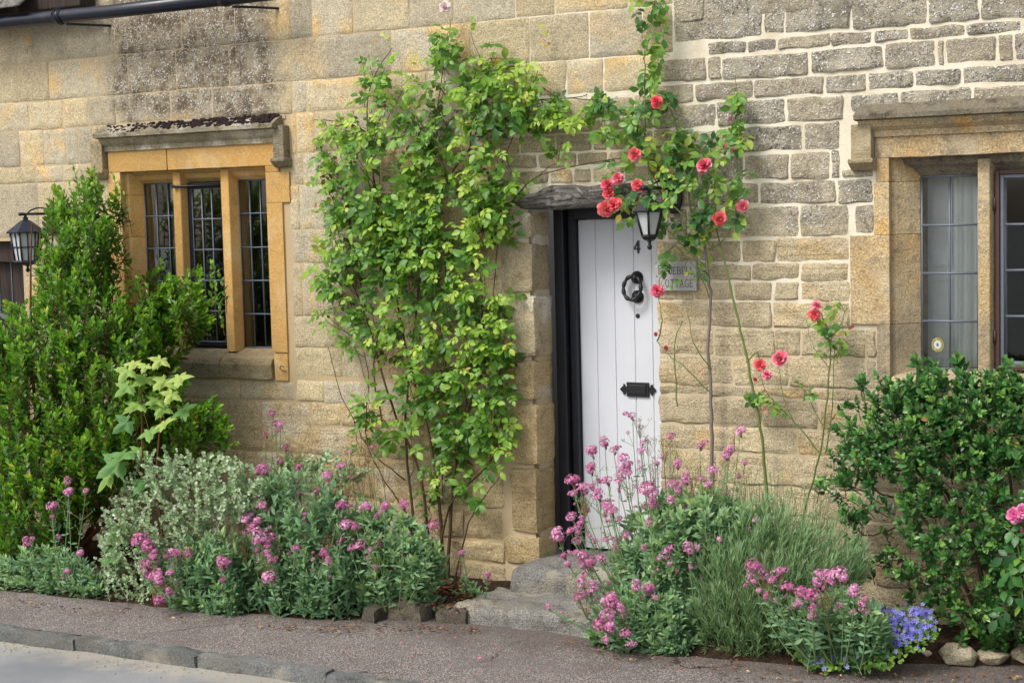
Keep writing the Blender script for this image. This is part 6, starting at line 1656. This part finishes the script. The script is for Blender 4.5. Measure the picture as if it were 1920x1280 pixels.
SP = Sprays(); st = MB(); CQ = np.array(cane(st, [(1930, 1220), (1918, 1120), (1908, 1020), (1905, 970)], 0.005, 0.0025, -0.5, 0.02))
for (x, y) in [(1895, 1040), (1885, 1070), (1905, 1080), (1890, 1110), (1915, 1050), (1900, 1000), (1915, 1140), (1880, 1150), (1930, 1010), (1935, 1100), (1940, 1060)]:
    p = wp(x, y, -0.54); dn = unit(np.array([R.gauss(0, .6), -.5, -.4])); SP.add(p - dn * .06, dn, unit(FACE + rv(.3)), 0.13, R.uniform(.1, .5)); q = CQ[np.argmin(((CQ - p) ** 2).sum(1))]; st.tube([q, p - dn * .06], .0015, 4, False)
SP.build(pk, M['lf_red'], 30); st.build("canes", M['canegreen'], pk, True)
for (x, y, s, kd) in [(1903, 966, 17, 'loose'), (1918, 958, 15, 'loose'), (1917, 995, 9, 'bud'), (1938, 975, 14, 'open')]:
    p = wp(x, y, -.54); put_bloom("bloom", pk, p, unit(np.array([0.1, -1, 0.3]) + rv(.2)), s / FOC * ((p - CAM) @ _f), kd, M['petalpink'])

# ================================================================ edging stones and litter
M['edge'] = mat_stone("dark edging stone", (lin(120, 112, 98), lin(98, 92, 82), lin(160, 148, 120), lin(58, 54, 46)), 'none', 1.1, 0.6, 1.3)
M['rock'] = mat_stone("pale limestone rock", (lin(184, 172, 144), lin(164, 156, 138), lin(206, 198, 176), lin(120, 106, 80)), 'none', 1.2, 0.6, 1.5)
for i, (x0_, x1_, yb_, h, m_, lb) in enumerate([(672, 708, 1168, .08, 'edge', "dark mossy edging stone half hidden under the valerian leaves"), (712, 800, 1164, .1, 'edge', "long dark edging stone at the front of the left bed"), (806, 880, 1170, .075, 'edge', "tan flecked edging stone nearest the lower step"),
                                                (1712, 1752, 1240, .06, 'rock', "small flat pale rock beside the violet bellflowers"), (1756, 1824, 1252, .09, 'rock', "large angular pale rock edging the right bed"), (1828, 1884, 1252, .075, 'rock', "greyish pale rock second from the right edge"), (1888, 1948, 1250, .085, 'rock', "pale rock at the right edge of the picture")]):
    p, q = gp(x0_, yb_), gp(x1_, yb_); yy = (p[1] + q[1]) / 2
    if m_ == 'edge':
        V, F = block(p[0], q[0], yy, yy + 0.15, -0.03, h, 0.018, 0.03, 0.022, 5.7 * i + 1)
        o = mesh("edging_stone", V, F, M[m_], None, 'edge')
    else:
        import bmesh
        bm = bmesh.new(); rr = random.Random(i * 7 + 2); wx, wy = (q[0] - p[0]) * 0.62, 0.1
        for k in range(26):
            v = unit(np.array([rr.gauss(0, 1), rr.gauss(0, 1), rr.gauss(0, 1)])); k_ = rr.uniform(.85, 1.1)
            v = np.sign(v) * np.abs(v) ** 0.75
            bm.verts.new(((p[0] + q[0]) / 2 + v[0] * wx * k_, yy + wy + v[1] * wy * k_, max(-0.02, h * 0.45 + v[2] * h * 0.55 * k_)))
        bmesh.ops.convex_hull(bm, input=bm.verts); 
        for v in [v for v in bm.verts if not v.link_faces]: bm.verts.remove(v)
        bmesh.ops.bevel(bm, geom=list(bm.edges), offset=0.004, segments=1, affect='EDGES')
        me = bpy.data.meshes.new("edging_stone"); bm.to_mesh(me); bm.free(); o = link("edging_stone", me, M[m_])
    tag(o, lb, "stone", "stones edging the flower beds")
G = MB()
for k in range(420):
    x, y = R.uniform(-60, 860), 0
    yy = KY - abs(R.gauss(0, 0.09)) - 0.004; xx = R.uniform(-3.4, 1.2); r = R.uniform(.002, .006)
    G.lathe((xx, yy, -0.056), [(r, 0), (r * 1.1, r * .5), (r * .5, r)], 5)
tag(G.build("gutter_gravel", M['rock'], None, False, 'stuff'), "loose pale grit washed against the kerb in the road", "gravel")
L = Leaves()
def litter(poly, n, lo, hi, tl, th, dst, zf=0.014):
    xs = [p[0] for p in poly]; ys = [p[1] for p in poly]; k = 0
    while k < n:
        x, y = R.uniform(min(xs), max(xs)), R.uniform(min(ys), max(ys))
        if not inpoly(poly, x, y): continue
        p = gp(x, y, zf); k += 1
        dst.add(p, unit(np.array([R.gauss(0, 1), R.gauss(0, 1), R.uniform(-.05, .25)])), unit(np.array([0, 0, 1]) + rv(.3)), R.uniform(lo, hi), R.uniform(tl, th), R.uniform(.7, 1.3))
litter([(800, 1080), (860, 1085), (910, 1130), (880, 1140), (800, 1140)], 150, .02, .045, 0, .8, L, 0.085)
litter([(440, 1160), (700, 1168), (900, 1172), (900, 1185), (700, 1185), (440, 1175)], 190, .012, .03, 0, .8, L)
litter([(0, 1112), (300, 1150), (440, 1165), (300, 1165), (0, 1130)], 90, .01, .028, 0, 1, L)
litter([(1060, 1190), (1300, 1240), (1700, 1262), (1920, 1255), (1920, 1275), (1400, 1275), (1060, 1215)], 190, .01, .028, 0, 1, L)
litter([(100, 1150), (1000, 1200), (1900, 1275), (900, 1278), (100, 1180)], 70, .006, .016, .6, 1.1, L)
o = L.build("leaf_litter", T4, M['litter'], None); tag(o, "scattered dry fallen leaves along the bed edges and pavement", "leaf litter", kind='stuff')
L = Leaves()
litter([(800, 1090), (900, 1110), (880, 1150), (800, 1145)], 26, .012, .026, .1, .9, L, 0.09)
litter([(440, 1162), (1000, 1185), (1700, 1265), (900, 1270), (440, 1180)], 60, .009, .02, .1, .9, L)
o = L.build("fallen_petals", T4, M['petal'], None); tag(o, "red and pink rose petals fallen on bed and pavement", "petals", kind='stuff')
